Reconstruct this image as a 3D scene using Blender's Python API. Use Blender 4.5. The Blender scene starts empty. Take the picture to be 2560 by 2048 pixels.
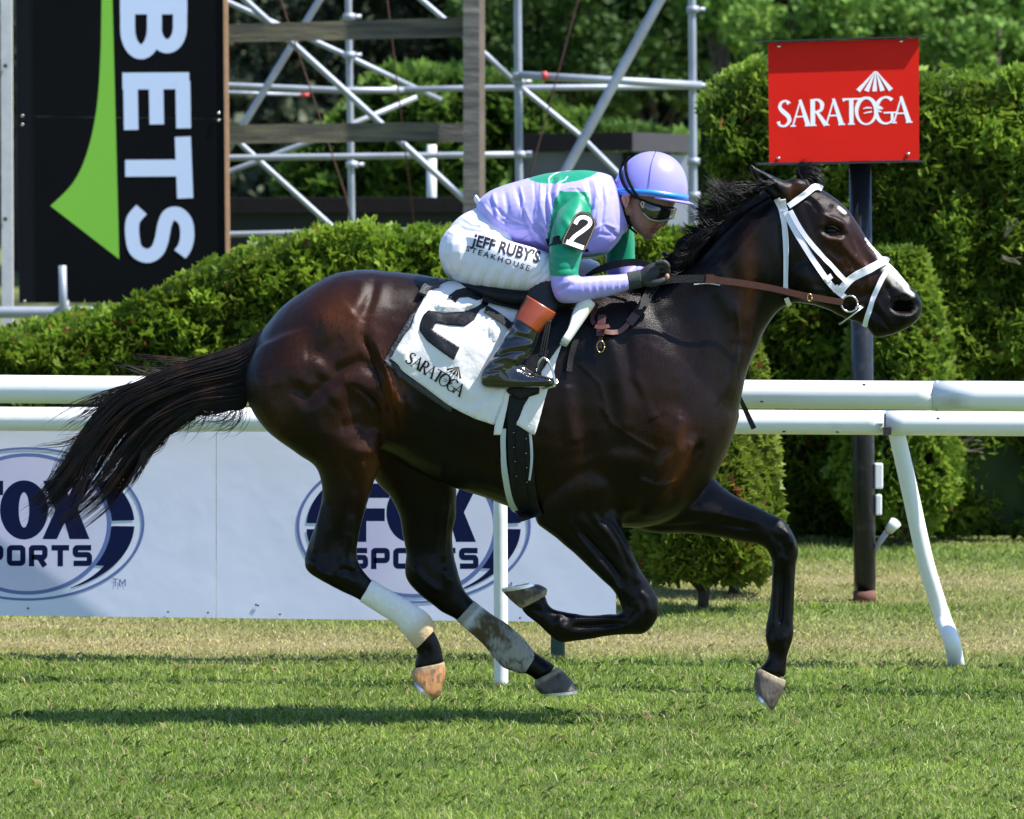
import bpy, bmesh, math, random
import numpy as np
from mathutils import Vector, Matrix
from mathutils.bvhtree import BVHTree

# ---------------------------------------------------------------- camera, light
SC = bpy.context.scene
F = 15840.0; CX = 1280.0; CY = 1024.0
CAM = np.array([0.0, -22.0, 2.2])
PITCH = math.atan((CY - 231.0) / F)
cp, sp = math.cos(PITCH), math.sin(PITCH)
cam = bpy.data.cameras.new('camera'); cam_o = bpy.data.objects.new('camera', cam)
SC.collection.objects.link(cam_o)
cam_o.location = CAM; cam_o.rotation_euler = (math.pi / 2 - PITCH, 0, 0)
cam.sensor_width = 36.0; cam.lens = 36.0 * F / 2560.0
cam.clip_start = 0.5; cam.clip_end = 600
cam.dof.use_dof = True; cam.dof.focus_distance = 21.9; cam.dof.aperture_fstop = 8.0
SC.camera = cam_o

SUN = Vector((0.67, -0.15, 1.0)).normalized()          # towards the sun
W = bpy.data.worlds.new('World'); SC.world = W; W.use_nodes = True
nt = W.node_tree; nt.nodes.clear()
sky = nt.nodes.new('ShaderNodeTexSky'); sky.sky_type = 'NISHITA'; sky.sun_disc = False; sky.ozone_density = 7.0; sky.dust_density = .4
sky.sun_elevation = math.asin(SUN.z)
sky.sun_rotation = math.atan2(SUN.x, SUN.y)
bg = nt.nodes.new('ShaderNodeBackground'); bg.inputs['Strength'].default_value = 0.13
wo = nt.nodes.new('ShaderNodeOutputWorld')
nt.links.new(sky.outputs[0], bg.inputs[0]); nt.links.new(bg.outputs[0], wo.inputs[0])
sl = bpy.data.lights.new('sun', 'SUN'); sl.energy = 5.0; sl.angle = math.radians(0.5); sl.color = (1.0, 0.955, 0.90)
so = bpy.data.objects.new('sun', sl); SC.collection.objects.link(so)
so.rotation_euler = SUN.to_track_quat('Z', 'Y').to_euler(); so.location = (5, -2, 12)
SC.view_settings.view_transform = 'Standard'; SC.view_settings.look = 'None'
SC.view_settings.exposure = 0.95; SC.view_settings.gamma = 1.0
SC.view_settings.use_curve_mapping = False
try:
    SC.cycles.use_denoising = True
    SC.cycles.max_bounces = 8; SC.cycles.transparent_max_bounces = 8
except Exception: pass

RNG = np.random.default_rng(7)
random.seed(7)

# ---------------------------------------------------------------- helpers
def at(px, py, Y=0.0):
    """world point at depth plane y=Y that the photograph shows at pixel (px,py) of 2560x2048"""
    px = np.asarray(px, float); py = np.asarray(py, float); Y = np.asarray(Y, float)
    u = (px - CX) / F; v = -(py - CY) / F
    dy = cp + sp * v; dz = -sp + cp * v
    t = (Y - CAM[1]) / dy
    px_, Y_ = np.broadcast_arrays(u * t, Y)
    return np.stack([px_, Y_ + 0 * t, CAM[2] + dz * t], -1)
def vat(px, py, Y=0.0): return Vector(at(px, py, Y).tolist())
def gnd(px, py, z=0.0):
    """point on the ground"""
    v = -(py - CY) / F; u = (px - CX) / F
    dy = cp + sp * v; dz = -sp + cp * v
    t = (z - CAM[2]) / dz
    return Vector((u * t, CAM[1] + dy * t, z))
def to_px(P):
    P = np.asarray(P, float) - CAM
    f = P[:, 1] * cp - P[:, 2] * sp; up = P[:, 1] * sp + P[:, 2] * cp
    return np.stack([CX + F * P[:, 0] / f, CY - F * up / f], -1)

def mesh_from(name, V, Fc, smooth=True):
    me = bpy.data.meshes.new(name)
    me.from_pydata([tuple(map(float, v)) for v in V], [], [tuple(map(int, f)) for f in Fc])
    if smooth: me.polygons.foreach_set('use_smooth', [True] * len(me.polygons))
    me.update(); return me
def link(name, me, mat=None, parent=None):
    o = bpy.data.objects.new(name, me); SC.collection.objects.link(o)
    if mat is not None:
        for m_ in (mat if isinstance(mat, (list, tuple)) else [mat]): me.materials.append(m_)
    if parent is not None: o.parent = parent
    return o
def tag(o, label=None, cat=None, group=None, kind=None):
    if label: o['label'] = label
    if cat: o['category'] = cat
    if group: o['group'] = group
    if kind: o['kind'] = kind
    return o
def empty(name, loc=(0, 0, 0)):
    o = bpy.data.objects.new(name, None); SC.collection.objects.link(o)
    o.location = loc; o.empty_display_size = 0.1; return o
def adopt(parent):
    """children were built in world space: keep them there"""
    bpy.context.view_layer.update()
    for ch in parent.children: ch.matrix_parent_inverse = parent.matrix_world.inverted()
class MB:
    def __init__(s): s.V = []; s.F = []; s.n = 0
    def add(s, V, Fc):
        V = np.asarray(V, float).reshape(-1, 3); s.V.append(V)
        s.F += [tuple(i + s.n for i in f) for f in Fc]; s.n += len(V); return s
    def box(s, c, size, rot=None):
        h = np.array(size, float) / 2
        P = np.array([[x, y, z] for x in (-1, 1) for y in (-1, 1) for z in (-1, 1)], float) * h
        if rot is not None: P = P @ np.array(rot).T
        return s.add(P + np.array(c, float), [(0, 1, 3, 2), (4, 6, 7, 5), (0, 4, 5, 1), (2, 3, 7, 6), (0, 2, 6, 4), (1, 5, 7, 3)])
    def tube(s, pts, r, n=12, cap=True):
        pts = np.asarray(pts, float); m = len(pts); r = np.broadcast_to(np.asarray(r, float), (m,))
        T = np.gradient(pts, axis=0); T /= np.linalg.norm(T, axis=1)[:, None] + 1e-12
        a = np.array([0, 1.0, 0]) if abs(T[0][1]) < 0.9 else np.array([1.0, 0, 0])
        V = []
        for i in range(m):
            u = a - T[i] * np.dot(a, T[i]); u /= np.linalg.norm(u) + 1e-12; a = u; w = np.cross(T[i], u)
            for k in range(n):
                th = 2 * math.pi * k / n
                V.append(pts[i] + r[i] * (math.cos(th) * u + math.sin(th) * w))
        Fc = [(i * n + k, i * n + (k + 1) % n, (i + 1) * n + (k + 1) % n, (i + 1) * n + k) for i in range(m - 1) for k in range(n)]
        if cap: Fc += [tuple(range(n))[::-1], tuple((m - 1) * n + k for k in range(n))]
        return s.add(V, Fc)
    def loft(s, st, n=28, e=2.0, sub=4, Yc=0.0, dome=0.35, scale=1.0):
        """st rows: x1,y1,x2,y2,(yc,)half-depth  in photo pixels -> closed body with two traced edges"""
        A = np.array([r_ if len(r_) == 6 else (r_[0], r_[1], r_[2], r_[3], Yc, r_[4]) for r_ in st], float)
        A = catmull(A, sub)
        P1 = at(A[:, 0], A[:, 1], A[:, 4]); P2 = at(A[:, 2], A[:, 3], A[:, 4])
        C = (P1 + P2) / 2; H = (P1 - P2) / 2 * scale; hd = A[:, 5] * scale
        th = np.linspace(0, 2 * math.pi, n, endpoint=False)
        c_ = np.sign(np.cos(th)) * np.abs(np.cos(th)) ** (2 / e); s_ = np.sign(np.sin(th)) * np.abs(np.sin(th)) ** (2 / e)
        V = C[:, None, :] + H[:, None, :] * c_[None, :, None] + np.array([0, 1.0, 0]) * (hd[:, None] * s_[None, :])[..., None]
        m = len(A); V = V.reshape(-1, 3)
        Fc = [(i * n + k, i * n + (k + 1) % n, (i + 1) * n + (k + 1) % n, (i + 1) * n + k) for i in range(m - 1) for k in range(n)]
        d0 = C[0] - C[1]; d1 = C[-1] - C[-2]
        d0 /= np.linalg.norm(d0) + 1e-9; d1 /= np.linalg.norm(d1) + 1e-9
        r0 = min(np.linalg.norm(H[0]), hd[0]); r1 = min(np.linalg.norm(H[-1]), hd[-1])
        V = np.vstack([V, C[0] + d0 * r0 * dome, C[-1] + d1 * r1 * dome]); a, b = len(V) - 2, len(V) - 1
        Fc += [(a, (k + 1) % n, k) for k in range(n)] + [(b, (m - 1) * n + k, (m - 1) * n + (k + 1) % n) for k in range(n)]
        return s.add(V, Fc)
    def ball(s, c, r, rot=None, nu=16, nv=10):
        r = np.broadcast_to(np.asarray(r, float), (3,)); V = []
        for j in range(1, nv):
            ph = math.pi * j / nv
            for i in range(nu):
                t = 2 * math.pi * i / nu
                V.append((math.sin(ph) * math.cos(t), math.sin(ph) * math.sin(t), math.cos(ph)))
        V += [(0, 0, 1), (0, 0, -1)]
        V = np.array(V) * r
        if rot is not None: V = V @ np.array(rot).T
        Fc = [(j * nu + i, (j + 1) * nu + i, (j + 1) * nu + (i + 1) % nu, j * nu + (i + 1) % nu) for j in range(nv - 2) for i in range(nu)]
        t, b = (nv - 1) * nu, (nv - 1) * nu + 1
        Fc += [(t, i, (i + 1) % nu) for i in range(nu)] + [(b, (nv - 2) * nu + (i + 1) % nu, (nv - 2) * nu + i) for i in range(nu)]
        return s.add(V + np.array(c, float), Fc)
    def mesh(s, name, smooth=True): return mesh_from(name, np.vstack(s.V), s.F, smooth)
    def build(s, name, mat, parent=None, smooth=True): return link(name, s.mesh(name, smooth), mat, parent)

def catmull(A, sub):
    A = np.asarray(A, float)
    if sub <= 1 or len(A) < 3: return A
    out = []
    for i in range(len(A) - 1):
        p0 = A[max(i - 1, 0)]; p1 = A[i]; p2 = A[i + 1]; p3 = A[min(i + 2, len(A) - 1)]
        for k in range(sub):
            t = k / sub
            out.append(0.5 * ((2 * p1) + (-p0 + p2) * t + (2 * p0 - 5 * p1 + 4 * p2 - p3) * t * t + (-p0 + 3 * p1 - 3 * p2 + p3) * t ** 3))
    out.append(A[-1]); return np.array(out)
def resample(P, n):
    P = np.asarray(P, float); d = np.r_[0, np.cumsum(np.linalg.norm(np.diff(P, axis=0), axis=1))]
    t = np.linspace(0, d[-1], n); return np.stack([np.interp(t, d, P[:, k]) for k in range(P.shape[1])], -1)

def voxel(mb, name, size, smooth_it=4, fac=0.5):
    """union of overlapping closed bodies as one continuous surface"""
    me = mb.mesh(name + '_raw'); 
    bm = bmesh.new(); bm.from_mesh(me); bmesh.ops.recalc_face_normals(bm, faces=bm.faces); bm.to_mesh(me); bm.free()
    o = bpy.data.objects.new(name + '_raw', me); SC.collection.objects.link(o)
    m = o.modifiers.new('r', 'REMESH'); m.mode = 'VOXEL'; m.voxel_size = size; m.adaptivity = 0
    if smooth_it:
        s_ = o.modifiers.new('s', 'SMOOTH'); s_.factor = fac; s_.iterations = smooth_it
    dg = bpy.context.evaluated_depsgraph_get(); dg.update()
    out = bpy.data.meshes.new_from_object(o.evaluated_get(dg))
    bpy.data.objects.remove(o); bpy.data.meshes.remove(me); out.name = name
    out.polygons.foreach_set('use_smooth', [True] * len(out.polygons)); return out
def get_vn(me):
    n = len(me.vertices); V = np.empty(n * 3); me.vertices.foreach_get('co', V)
    N = np.empty(n * 3); me.vertex_normals.foreach_get('vector', N)
    return V.reshape(-1, 3), N.reshape(-1, 3)
def set_v(me, V): me.vertices.foreach_set('co', V.ravel()); me.update()
def seg_dist(U, poly):
    """distance (px) of points U to a polyline, and position 0..1 along it"""
    poly = np.asarray(poly, float); best = np.full(len(U), 1e9); pos = np.zeros(len(U)); m = len(poly) - 1
    if m < 1: return np.hypot(*(U - poly[0]).T), pos
    for i in range(m):
        a, b = poly[i], poly[i + 1]; d = b - a; L = (d @ d) + 1e-9
        t = np.clip(((U - a) @ d) / L, 0, 1); q = a + t[:, None] * d
        ds = np.hypot(*(U - q).T); k = ds < best; best[k] = ds[k]; pos[k] = (i + t[k]) / m
    return best, pos
def inside(U, poly):
    poly = np.asarray(poly, float); x, y = U[:, 0], U[:, 1]; r = np.zeros(len(U), bool); n = len(poly)
    for i in range(n):
        x1, y1 = poly[i]; x2, y2 = poly[(i + 1) % n]
        c = ((y1 > y) != (y2 > y)) & (x < (x2 - x1) * (y - y1) / (y2 - y1 + 1e-12) + x1); r ^= c
    return r
def soft_in(U, poly, w):
    poly = np.asarray(poly, float); d, _ = seg_dist(U, np.vstack([poly, poly[:1]])); s_ = np.where(inside(U, poly), d, -d)
    return 1 / (1 + np.exp(-s_ / max(w, 1e-3) * 2))
def smoothstep(a, b, x):
    t = np.clip((x - a) / (b - a), 0, 1); return t * t * (3 - 2 * t)
def sculpt(me, strokes, ysel=None):
    """strokes: (polyline px, radius px, amplitude mm, where) where: 0 both sides, -1 near half, or (ymin,ymax)"""
    V, N = get_vn(me); D = np.zeros(len(V))
    U = to_px(V)
    for poly, rad, amp, where in strokes:
        d, pos = seg_dist(U, poly)
        w = np.exp(-(d / rad) ** 2)
        if len(poly) > 2: w *= smoothstep(-0.02, 0.15, pos + 0.05) * smoothstep(-0.02, 0.15, 1.05 - pos)
        if isinstance(where, tuple): w *= (V[:, 1] >= where[0]) & (V[:, 1] <= where[1])
        elif where == -1: w *= V[:, 1] < 0
        w *= smoothstep(0.05, 0.55, np.abs(N[:, 1]))
        D += w * amp * 0.001
    V += N * D[:, None]; set_v(me, V); return V
def paint(me, name, col):
    a = me.color_attributes.new(name, 'FLOAT_COLOR', 'POINT')
    c = np.ones((len(me.vertices), 4)); c[:, :3] = col; a.data.foreach_set('color', c.ravel())
def vnoise(P, scale, seed=0, octaves=2):
    """cheap smooth value noise, 3D"""
    out = np.zeros(len(P)); amp = 1; tot = 0
    for o_ in range(octaves):
        Q = np.asarray(P) * scale * (2 ** o_) + seed * 17.3; I = np.floor(Q).astype(np.int64); f = Q - I; f = f * f * (3 - 2 * f)
        def h(dx, dy, dz):
            n_ = (I[:, 0] + dx) * 374761393 + (I[:, 1] + dy) * 668265263 + (I[:, 2] + dz) * 2147483647 + seed * 1013
            n_ = (n_ ^ (n_ >> 13)) * 1274126177; n_ = n_ ^ (n_ >> 16); return (n_ & 0xffff) / 65535.0
        x0 = h(0,0,0)*(1-f[:,0])+h(1,0,0)*f[:,0]; x1 = h(0,1,0)*(1-f[:,0])+h(1,1,0)*f[:,0]
        x2 = h(0,0,1)*(1-f[:,0])+h(1,0,1)*f[:,0]; x3 = h(0,1,1)*(1-f[:,0])+h(1,1,1)*f[:,0]
        y0 = x0*(1-f[:,1])+x1*f[:,1]; y1 = x2*(1-f[:,1])+x3*f[:,1]
        out += amp * (y0*(1-f[:,2])+y1*f[:,2]); tot += amp; amp *= 0.5
    return out / tot

# ---------------------------------------------------------------- materials
def mat(name, col=(0.5, 0.5, 0.5), rough=0.6, attr=None, spec=0.5, metal=0.0, noise=0.0, nscale=20.0, bump=0.0, bscale=60.0,
        coat=0.0, sheen=0.0, trans=0.0, stretch=None, coat_rough=0.1, aniso=0.0, sss=0.0, col2=None, nlo=0.4, nhi=0.6, rvar=0.0, bdist=0.01):
    m = bpy.data.materials.new(name); m.use_nodes = True; t = m.node_tree; n = t.nodes; L = t.links
    b = n['Principled BSDF']; b.inputs['Base Color'].default_value = (*col, 1); b.inputs['Roughness'].default_value = rough
    b.inputs['Metallic'].default_value = metal; b.inputs['Specular IOR Level'].default_value = spec
    b.inputs['Coat Weight'].default_value = coat; b.inputs['Coat Roughness'].default_value = coat_rough
    b.inputs['Sheen Weight'].default_value = sheen
    if sss: b.inputs['Subsurface Weight'].default_value = sss; b.inputs['Subsurface Radius'].default_value = (0.01, 0.004, 0.002)
    src = None
    tc = n.new('ShaderNodeTexCoord'); mp = n.new('ShaderNodeMapping'); L.new(tc.outputs['Object'], mp.inputs[0])
    if stretch: mp.inputs['Scale'].default_value = stretch
    if attr:
        a = n.new('ShaderNodeAttribute'); a.attribute_name = attr; src = a.outputs['Color']
    if noise or col2:
        nz = n.new('ShaderNodeTexNoise'); nz.inputs['Scale'].default_value = nscale; nz.inputs['Detail'].default_value = 5
        L.new(mp.outputs[0], nz.inputs['Vector'])
        if col2:
            r_ = n.new('ShaderNodeValToRGB'); r_.color_ramp.elements[0].position = nlo; r_.color_ramp.elements[1].position = nhi
            r_.color_ramp.elements[0].color = (*col, 1); r_.color_ramp.elements[1].color = (*col2, 1)
            L.new(nz.outputs[0], r_.inputs[0]); src = r_.outputs[0]
        if noise:
            mr = n.new('ShaderNodeMapRange'); mr.inputs['To Min'].default_value = 1 - noise; mr.inputs['To Max'].default_value = 1 + noise
            mr.inputs['From Min'].default_value = 0.25; mr.inputs['From Max'].default_value = 0.75
            L.new(nz.outputs[0], mr.inputs[0])
            mx = n.new('ShaderNodeVectorMath'); mx.operation = 'SCALE'
            if src is not None: L.new(src, mx.inputs[0])
            else: mx.inputs[0].default_value = col
            L.new(mr.outputs[0], mx.inputs['Scale']); src = mx.outputs[0]
        if rvar:
            m2 = n.new('ShaderNodeMapRange'); m2.inputs['To Min'].default_value = rough - rvar; m2.inputs['To Max'].default_value = rough + rvar
            L.new(nz.outputs[0], m2.inputs[0]); L.new(m2.outputs[0], b.inputs['Roughness'])
    if src is not None: L.new(src, b.inputs['Base Color'])
    if bump:
        nb = n.new('ShaderNodeTexNoise'); nb.inputs['Scale'].default_value = bscale; nb.inputs['Detail'].default_value = 4
        L.new(mp.outputs[0], nb.inputs['Vector'])
        bp = n.new('ShaderNodeBump'); bp.inputs['Strength'].default_value = bump; bp.inputs['Distance'].default_value = bdist
        L.new(nb.outputs[0], bp.inputs['Height']); L.new(bp.outputs[0], b.inputs['Normal'])
        if coat: L.new(bp.outputs[0], b.inputs['Coat Normal'])
    if trans:
        tr = n.new('ShaderNodeBsdfTranslucent'); ms = n.new('ShaderNodeMixShader'); ms.inputs[0].default_value = trans
        if src is not None: L.new(src, tr.inputs[0])
        else: tr.inputs[0].default_value = (*col, 1)
        L.new(b.outputs[0], ms.inputs[1]); L.new(tr.outputs[0], ms.inputs[2]); L.new(ms.outputs[0], n['Material Output'].inputs[0])
    return m
# ================================================================ HORSE
NF, FF_ = -0.12, 0.12        # depth planes of near / far foreleg
NH, FH = -0.14, 0.14         # near / far hind leg
torso = [(640,845,622,960,.05),(672,805,650,1040,.14),(712,762,712,1088,.20),(753,731,775,1105,.24),(793,705,840,1112,.262),
 (834,686,900,1115,.27),(875,676,940,1120,.268),(915,673,970,1130,.258),(956,676,1000,1145,.25),(1010,681,1040,1172,.252),
 (1078,691,1090,1199,.265),(1150,703,1150,1224,.278),(1220,712,1215,1246,.285),(1300,718,1280,1272,.285),(1380,714,1350,1298,.275),
 (1450,704,1440,1312,.262),(1520,694,1540,1318,.25),(1590,700,1620,1316,.24),(1650,740,1690,1292,.225),(1710,800,1745,1240,.20),
 (1765,865,1790,1185,.16),(1810,940,1822,1120,.11),(1838,1000,1838,1070,.06)]
neck = [(1430,705,1740,1250,0,.23),(1500,695,1790,1180,0,.215),(1580,690,1832,1095,0,.18),(1650,662,1852,1000,0,.145),(1710,620,1868,930,0,.12),(1775,565,1893,869,0,.108),
 (1840,515,1914,822,0,.098),(1895,478,1948,778,0,.092),(1945,457,1985,757,0,.085)]
head = [(1935,462,1925,700,0,.07),(1970,453,1960,750,0,.088),(2015,457,1995,757,0,.098),(2055,474,2030,763,0,.102),(2090,498,2052,769,0,.098),
 (2119,524,2075,777,0,.088),(2146,560,2095,788,0,.077),(2171,602,2115,798,0,.068),(2194,628,2138,806,0,.062),(2220,655,2160,815,0,.058),
 (2245,680,2176,834,0,.056),(2268,708,2190,845,0,.058),(2290,731,2213,841,0,.060),(2303,752,2240,833,0,.055),(2305,775,2275,818,0,.035)]
hind_n = [(640,870,925,740,-.10,.12),(614,930,955,880,-.12,.15),(612,985,958,960,-.125,.155),(640,1045,958,1035,-.13,.15),(680,1090,948,1085,NH,.135),(745,1136,950,1135,NH,.115),
 (789,1168,953,1160,NH,.098),(803,1209,936,1203,NH,.080),(804,1244,924,1240,NH,.070),(794,1293,909,1290,NH,.058),(781,1331,898,1332,NH,.050),
 (767,1372,893,1366,NH,.045),(761,1402,895,1396,NH,.046),(768,1428,902,1414,NH,.046),(800,1450,910,1428,NH,.044),(838,1470,918,1438,NH,.038),(868,1486,924,1445,NH,.033),(900,1502,930,1452,NH,.030),
 (941,1527,968,1474,NH,.028),(990,1556,1030,1512,NH,.028),(1014,1584,1068,1540,NH,.032),(1034,1612,1082,1572,NH,.034),(1043,1636,1098,1602,NH,.032),(1036,1655,1107,1632,NH,.031),(1034,1672,1110,1655,NH,.036)]
hind_f = [(870,1080,1040,1090,.12,.13),(905,1150,1120,1150,.13,.12),(948,1213,1141,1215,FH,.10),(975,1240,1141,1250,FH,.085),(998,1290,1141,1293,FH,.068),(1006,1335,1133,1330,FH,.055),
 (1014,1380,1134,1372,FH,.046),(1011,1416,1139,1402,FH,.045),(1015,1448,1146,1428,FH,.045),(1045,1484,1152,1448,FH,.042),(1080,1512,1160,1472,FH,.036),(1105,1532,1172,1488,FH,.032),(1139,1550,1186,1503,FH,.029),
 (1180,1582,1225,1537,FH,.027),(1215,1612,1262,1561,FH,.028),(1240,1642,1293,1588,FH,.032),(1266,1668,1318,1612,FH,.034),(1300,1680,1345,1634,FH,.031),(1328,1692,1368,1650,FH,.030),(1336,1702,1390,1664,FH,.034)]
fore_n = [(1400,1120,1590,1130,-.13,.10),(1345,1230,1575,1190,-.13,.10),(1338,1300,1552,1250,NF,.088),(1362,1325,1548,1288,NF,.078),(1392,1347,1556,1316,NF,.068),(1433,1382,1570,1352,NF,.058),
 (1477,1425,1585,1392,NF,.048),(1510,1456,1602,1425,NF,.043),(1530,1475,1620,1450,NF,.044),(1545,1500,1640,1482,NF,.047),(1552,1522,1649,1512,NF,.047),(1552,1533,1644,1545,NF,.045),
 (1542,1535,1614,1582,NF,.040),(1522,1534,1572,1587,NF,.034),(1500,1536,1515,1592,NF,.028),(1465,1539,1470,1599,NF,.027),(1428,1533,1432,1604,NF,.031),(1402,1528,1400,1607,NF,.035),
 (1380,1522,1370,1584,NF,.033),(1368,1507,1345,1560,NF,.029),(1366,1494,1318,1541,NF,.029),(1362,1486,1300,1521,NF,.034)]
fore_f = [(1560,1210,1740,1120,.13,.10),(1580,1310,1785,1192,.13,.095),(1640,1333,1818,1226,FF_,.085),(1700,1333,1862,1252,FF_,.070),(1760,1339,1897,1268,FF_,.058),(1820,1347,1930,1286,FF_,.050),
 (1865,1356,1955,1297,FF_,.046),(1896,1362,1974,1318,FF_,.045),(1916,1374,1990,1345,FF_,.045),(1926,1396,1998,1378,FF_,.043),(1928,1420,1991,1412,FF_,.036),(1928,1450,1989,1455,FF_,.029),
 (1924,1506,1987,1506,FF_,.026),(1917,1545,1984,1548,FF_,.028),(1912,1580,1985,1583,FF_,.033),(1915,1606,1980,1609,FF_,.031),(1921,1632,1971,1632,FF_,.027),(1914,1655,1967,1660,FF_,.027),(1898,1668,1964,1695,FF_,.033)]
mb = MB()
mb.loft(torso, n=40, e=2.25)
mb.loft(neck, n=32, e=2.1); mb.loft(head, n=32, e=2.3, sub=5)
for s_ in (hind_n, hind_f, fore_n, fore_f): mb.loft(s_, n=28, e=2.1)
# stubs reaching into the hoofs
# muscle masses
def bl(px, py, Y, rx, rz, ry, ang=0):
    c = at(px, py, Y); a = math.radians(ang)
    R_ = np.array([[math.cos(a), 0, math.sin(a)], [0, 1, 0], [-math.sin(a), 0, math.cos(a)]])
    mb.ball(c, (rx / 720, ry, rz / 720), R_, 20, 12)
for sgn in (-1, 1):
    bl(850, 850, .13 * sgn, 125, 95, .125, 20)       # gluteals
    bl(760, 960, .145 * sgn, 125, 135, .112, 10)      # biceps femoris
    bl(1530, 1130, .15 * sgn, 150, 100, .092, 10)      # triceps / point of elbow
    bl(1650, 980, .125 * sgn, 110, 170, .085, -20)     # shoulder
    bl(1700, 1110, .09 * sgn, 105, 90, .098, -30)       # breast
    bl(2030, 690, .055 * sgn, 62, 62, .055, 0)       # cheek
    bl(1990, 470, .05 * sgn, 35, 25, .03, 0)
bl(905, 1110, -.16, 48, 70, .08, 20)                 # stifle
# near & far ear
for sgn in (-1, 1):
    mb.loft([(1980,462,1966,514,.060*sgn,.032),(1955,449,1942,502,.070*sgn,.034),(1928,437,1916,482,.078*sgn,.028),(1903,424,1895,462,.088*sgn,.020),(1884,412,1879,438,.092*sgn,.012),(1873,404,1871,416,.094*sgn,.004)], n=20)
horse_me = voxel(mb, 'horse', 0.0068, 14, 0.5)
S = []
def st(poly, r, a, w=0): S.append((poly, r, a * (1.7 if r < 25 else 1.45), w))
B_ = (-.5, -.02); 
# hip, flank and thigh
st([(938,700),(925,745),(905,790),(912,850),(940,910)], 14, -3.4); st([(912,700),(903,745),(880,800)], 22, 4)
st([(958,700),(948,760),(930,820),(945,880)], 18, 3)
st([(700,760),(760,830),(800,900),(790,960)], 40, -4); st([(728,960),(770,1000),(850,930),(900,905),(945,925)], 18, -7)
st([(820,1000),(870,960),(940,975),(955,1030)], 34, 9); st([(850,1070),(900,1060),(935,1090)], 18, -5)
st([(880,1125),(930,1130),(948,1160)], 16, 7); st([(860,1150),(890,1200),(880,1300)], 14, -6); st([(905,1150),(915,1210),(900,1290),(890,1370)], 10, 4)
st([(690,960),(700,1040),(760,1100),(820,1150)], 30, -6); st([(650,930),(665,1010),(720,1075)], 26, 6)
st([(905,840),(935,890),(952,930),(970,1000),(985,1050)], 9, -7, -1); st([(960,900),(975,950),(1000,1010),(1003,1060)], 14, 9, -1)
st([(945,870),(965,930),(985,985)], 7, 4, -1); st([(1010,990),(1030,1030),(1035,1060)], 16, 6, -1)
st([(820,1250),(835,1330),(820,1400)], 14, -4); st([(870,1330),(868,1390),(875,1425)], 8, 4); st([(845,1340),(843,1400),(850,1440)], 10, -4)
st([(775,1400),(790,1425),(820,1440)], 14, 4); st([(865,1425),(885,1440)], 9, -3)
# shoulder / neck / chest
st([(1510,820),(1545,930),(1560,1010),(1560,1080)], 22, 6); st([(1560,830),(1580,950),(1640,1040)], 16, -5)
st([(1580,930),(1610,990),(1640,1050)], 14, 5); st([(1430,880),(1440,980),(1450,1080),(1480,1150)], 30, -6)
st([(1420,960),(1425,1040),(1440,1110)], 20, 6); st([(1480,1180),(1560,1200),(1630,1170),(1660,1100)], 26, -8)
st([(1690,760),(1730,860),(1720,950),(1690,1040)], 34, -7); st([(1780,700),(1850,800),(1850,900),(1820,1000)], 26, 6)
st([(1800,620),(1840,720),(1850,850)], 24, -4); st([(1880,530),(1860,640),(1800,700)], 30, 5)
st([(1700,1040),(1690,1120),(1640,1180)], 16, 6); st([(1730,1100),(1690,1170),(1650,1235)], 13, 8); st([(1750,1110),(1720,1180),(1680,1250)], 9, -8)
st([(1450,1270),(1500,1300),(1560,1240)], 18, -5); st([(1440,1310),(1480,1360),(1530,1420),(1560,1470)], 9, -5, (-.5,-.02))
st([(1475,1280),(1530,1340),(1575,1410),(1600,1460)], 11, 6, (-.5,-.02)); st([(1420,1300),(1460,1370),(1520,1440)], 14, 4, (-.5,-.02)); st([(1500,1290),(1540,1350),(1580,1430)], 6, -4, (-.5,-.02))
st([(1590,1500),(1600,1530),(1590,1560)], 12, 5, (-.5,-.02)); st([(1555,1490),(1570,1520)], 8, -4, (-.5,-.02)); st([(1410,1570),(1400,1560)], 14, 5, (-.5,-.02))
st([(1545,1560),(1480,1568),(1430,1568)], 7, -3, (-.5,-.02)); st([(1620,1230),(1600,1290),(1560,1300)], 16, -5)
st([(1955,1420),(1955,1500),(1950,1560)], 7, -3, (0,.5)); st([(1960,1325),(1975,1355)], 9, 4, (0,.5)); st([(1935,1340),(1950,1380)], 9, -3, (0,.5))
# skin folds at the flank
for k in range(9):
    x = 905 + k * 9; st([(x, 845 + 6 * k), (x + 26, 905 + 6 * k), (x + 44, 970 + 5 * k)], 3.6, -3.6 if k % 2 else 3.2, -1)
for k in range(5): st([(978 + 7 * k, 950), (990 + 6 * k, 1005), (998 + 4 * k, 1055)], 3.4, 3 if k % 2 else -3, -1)
for k in range(6): st([(880 + 10 * k, 960 + 5 * k), (915 + 7 * k, 985 + 8 * k), (945, 1010 + 10 * k)], 4, -2.6, -1)
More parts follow.
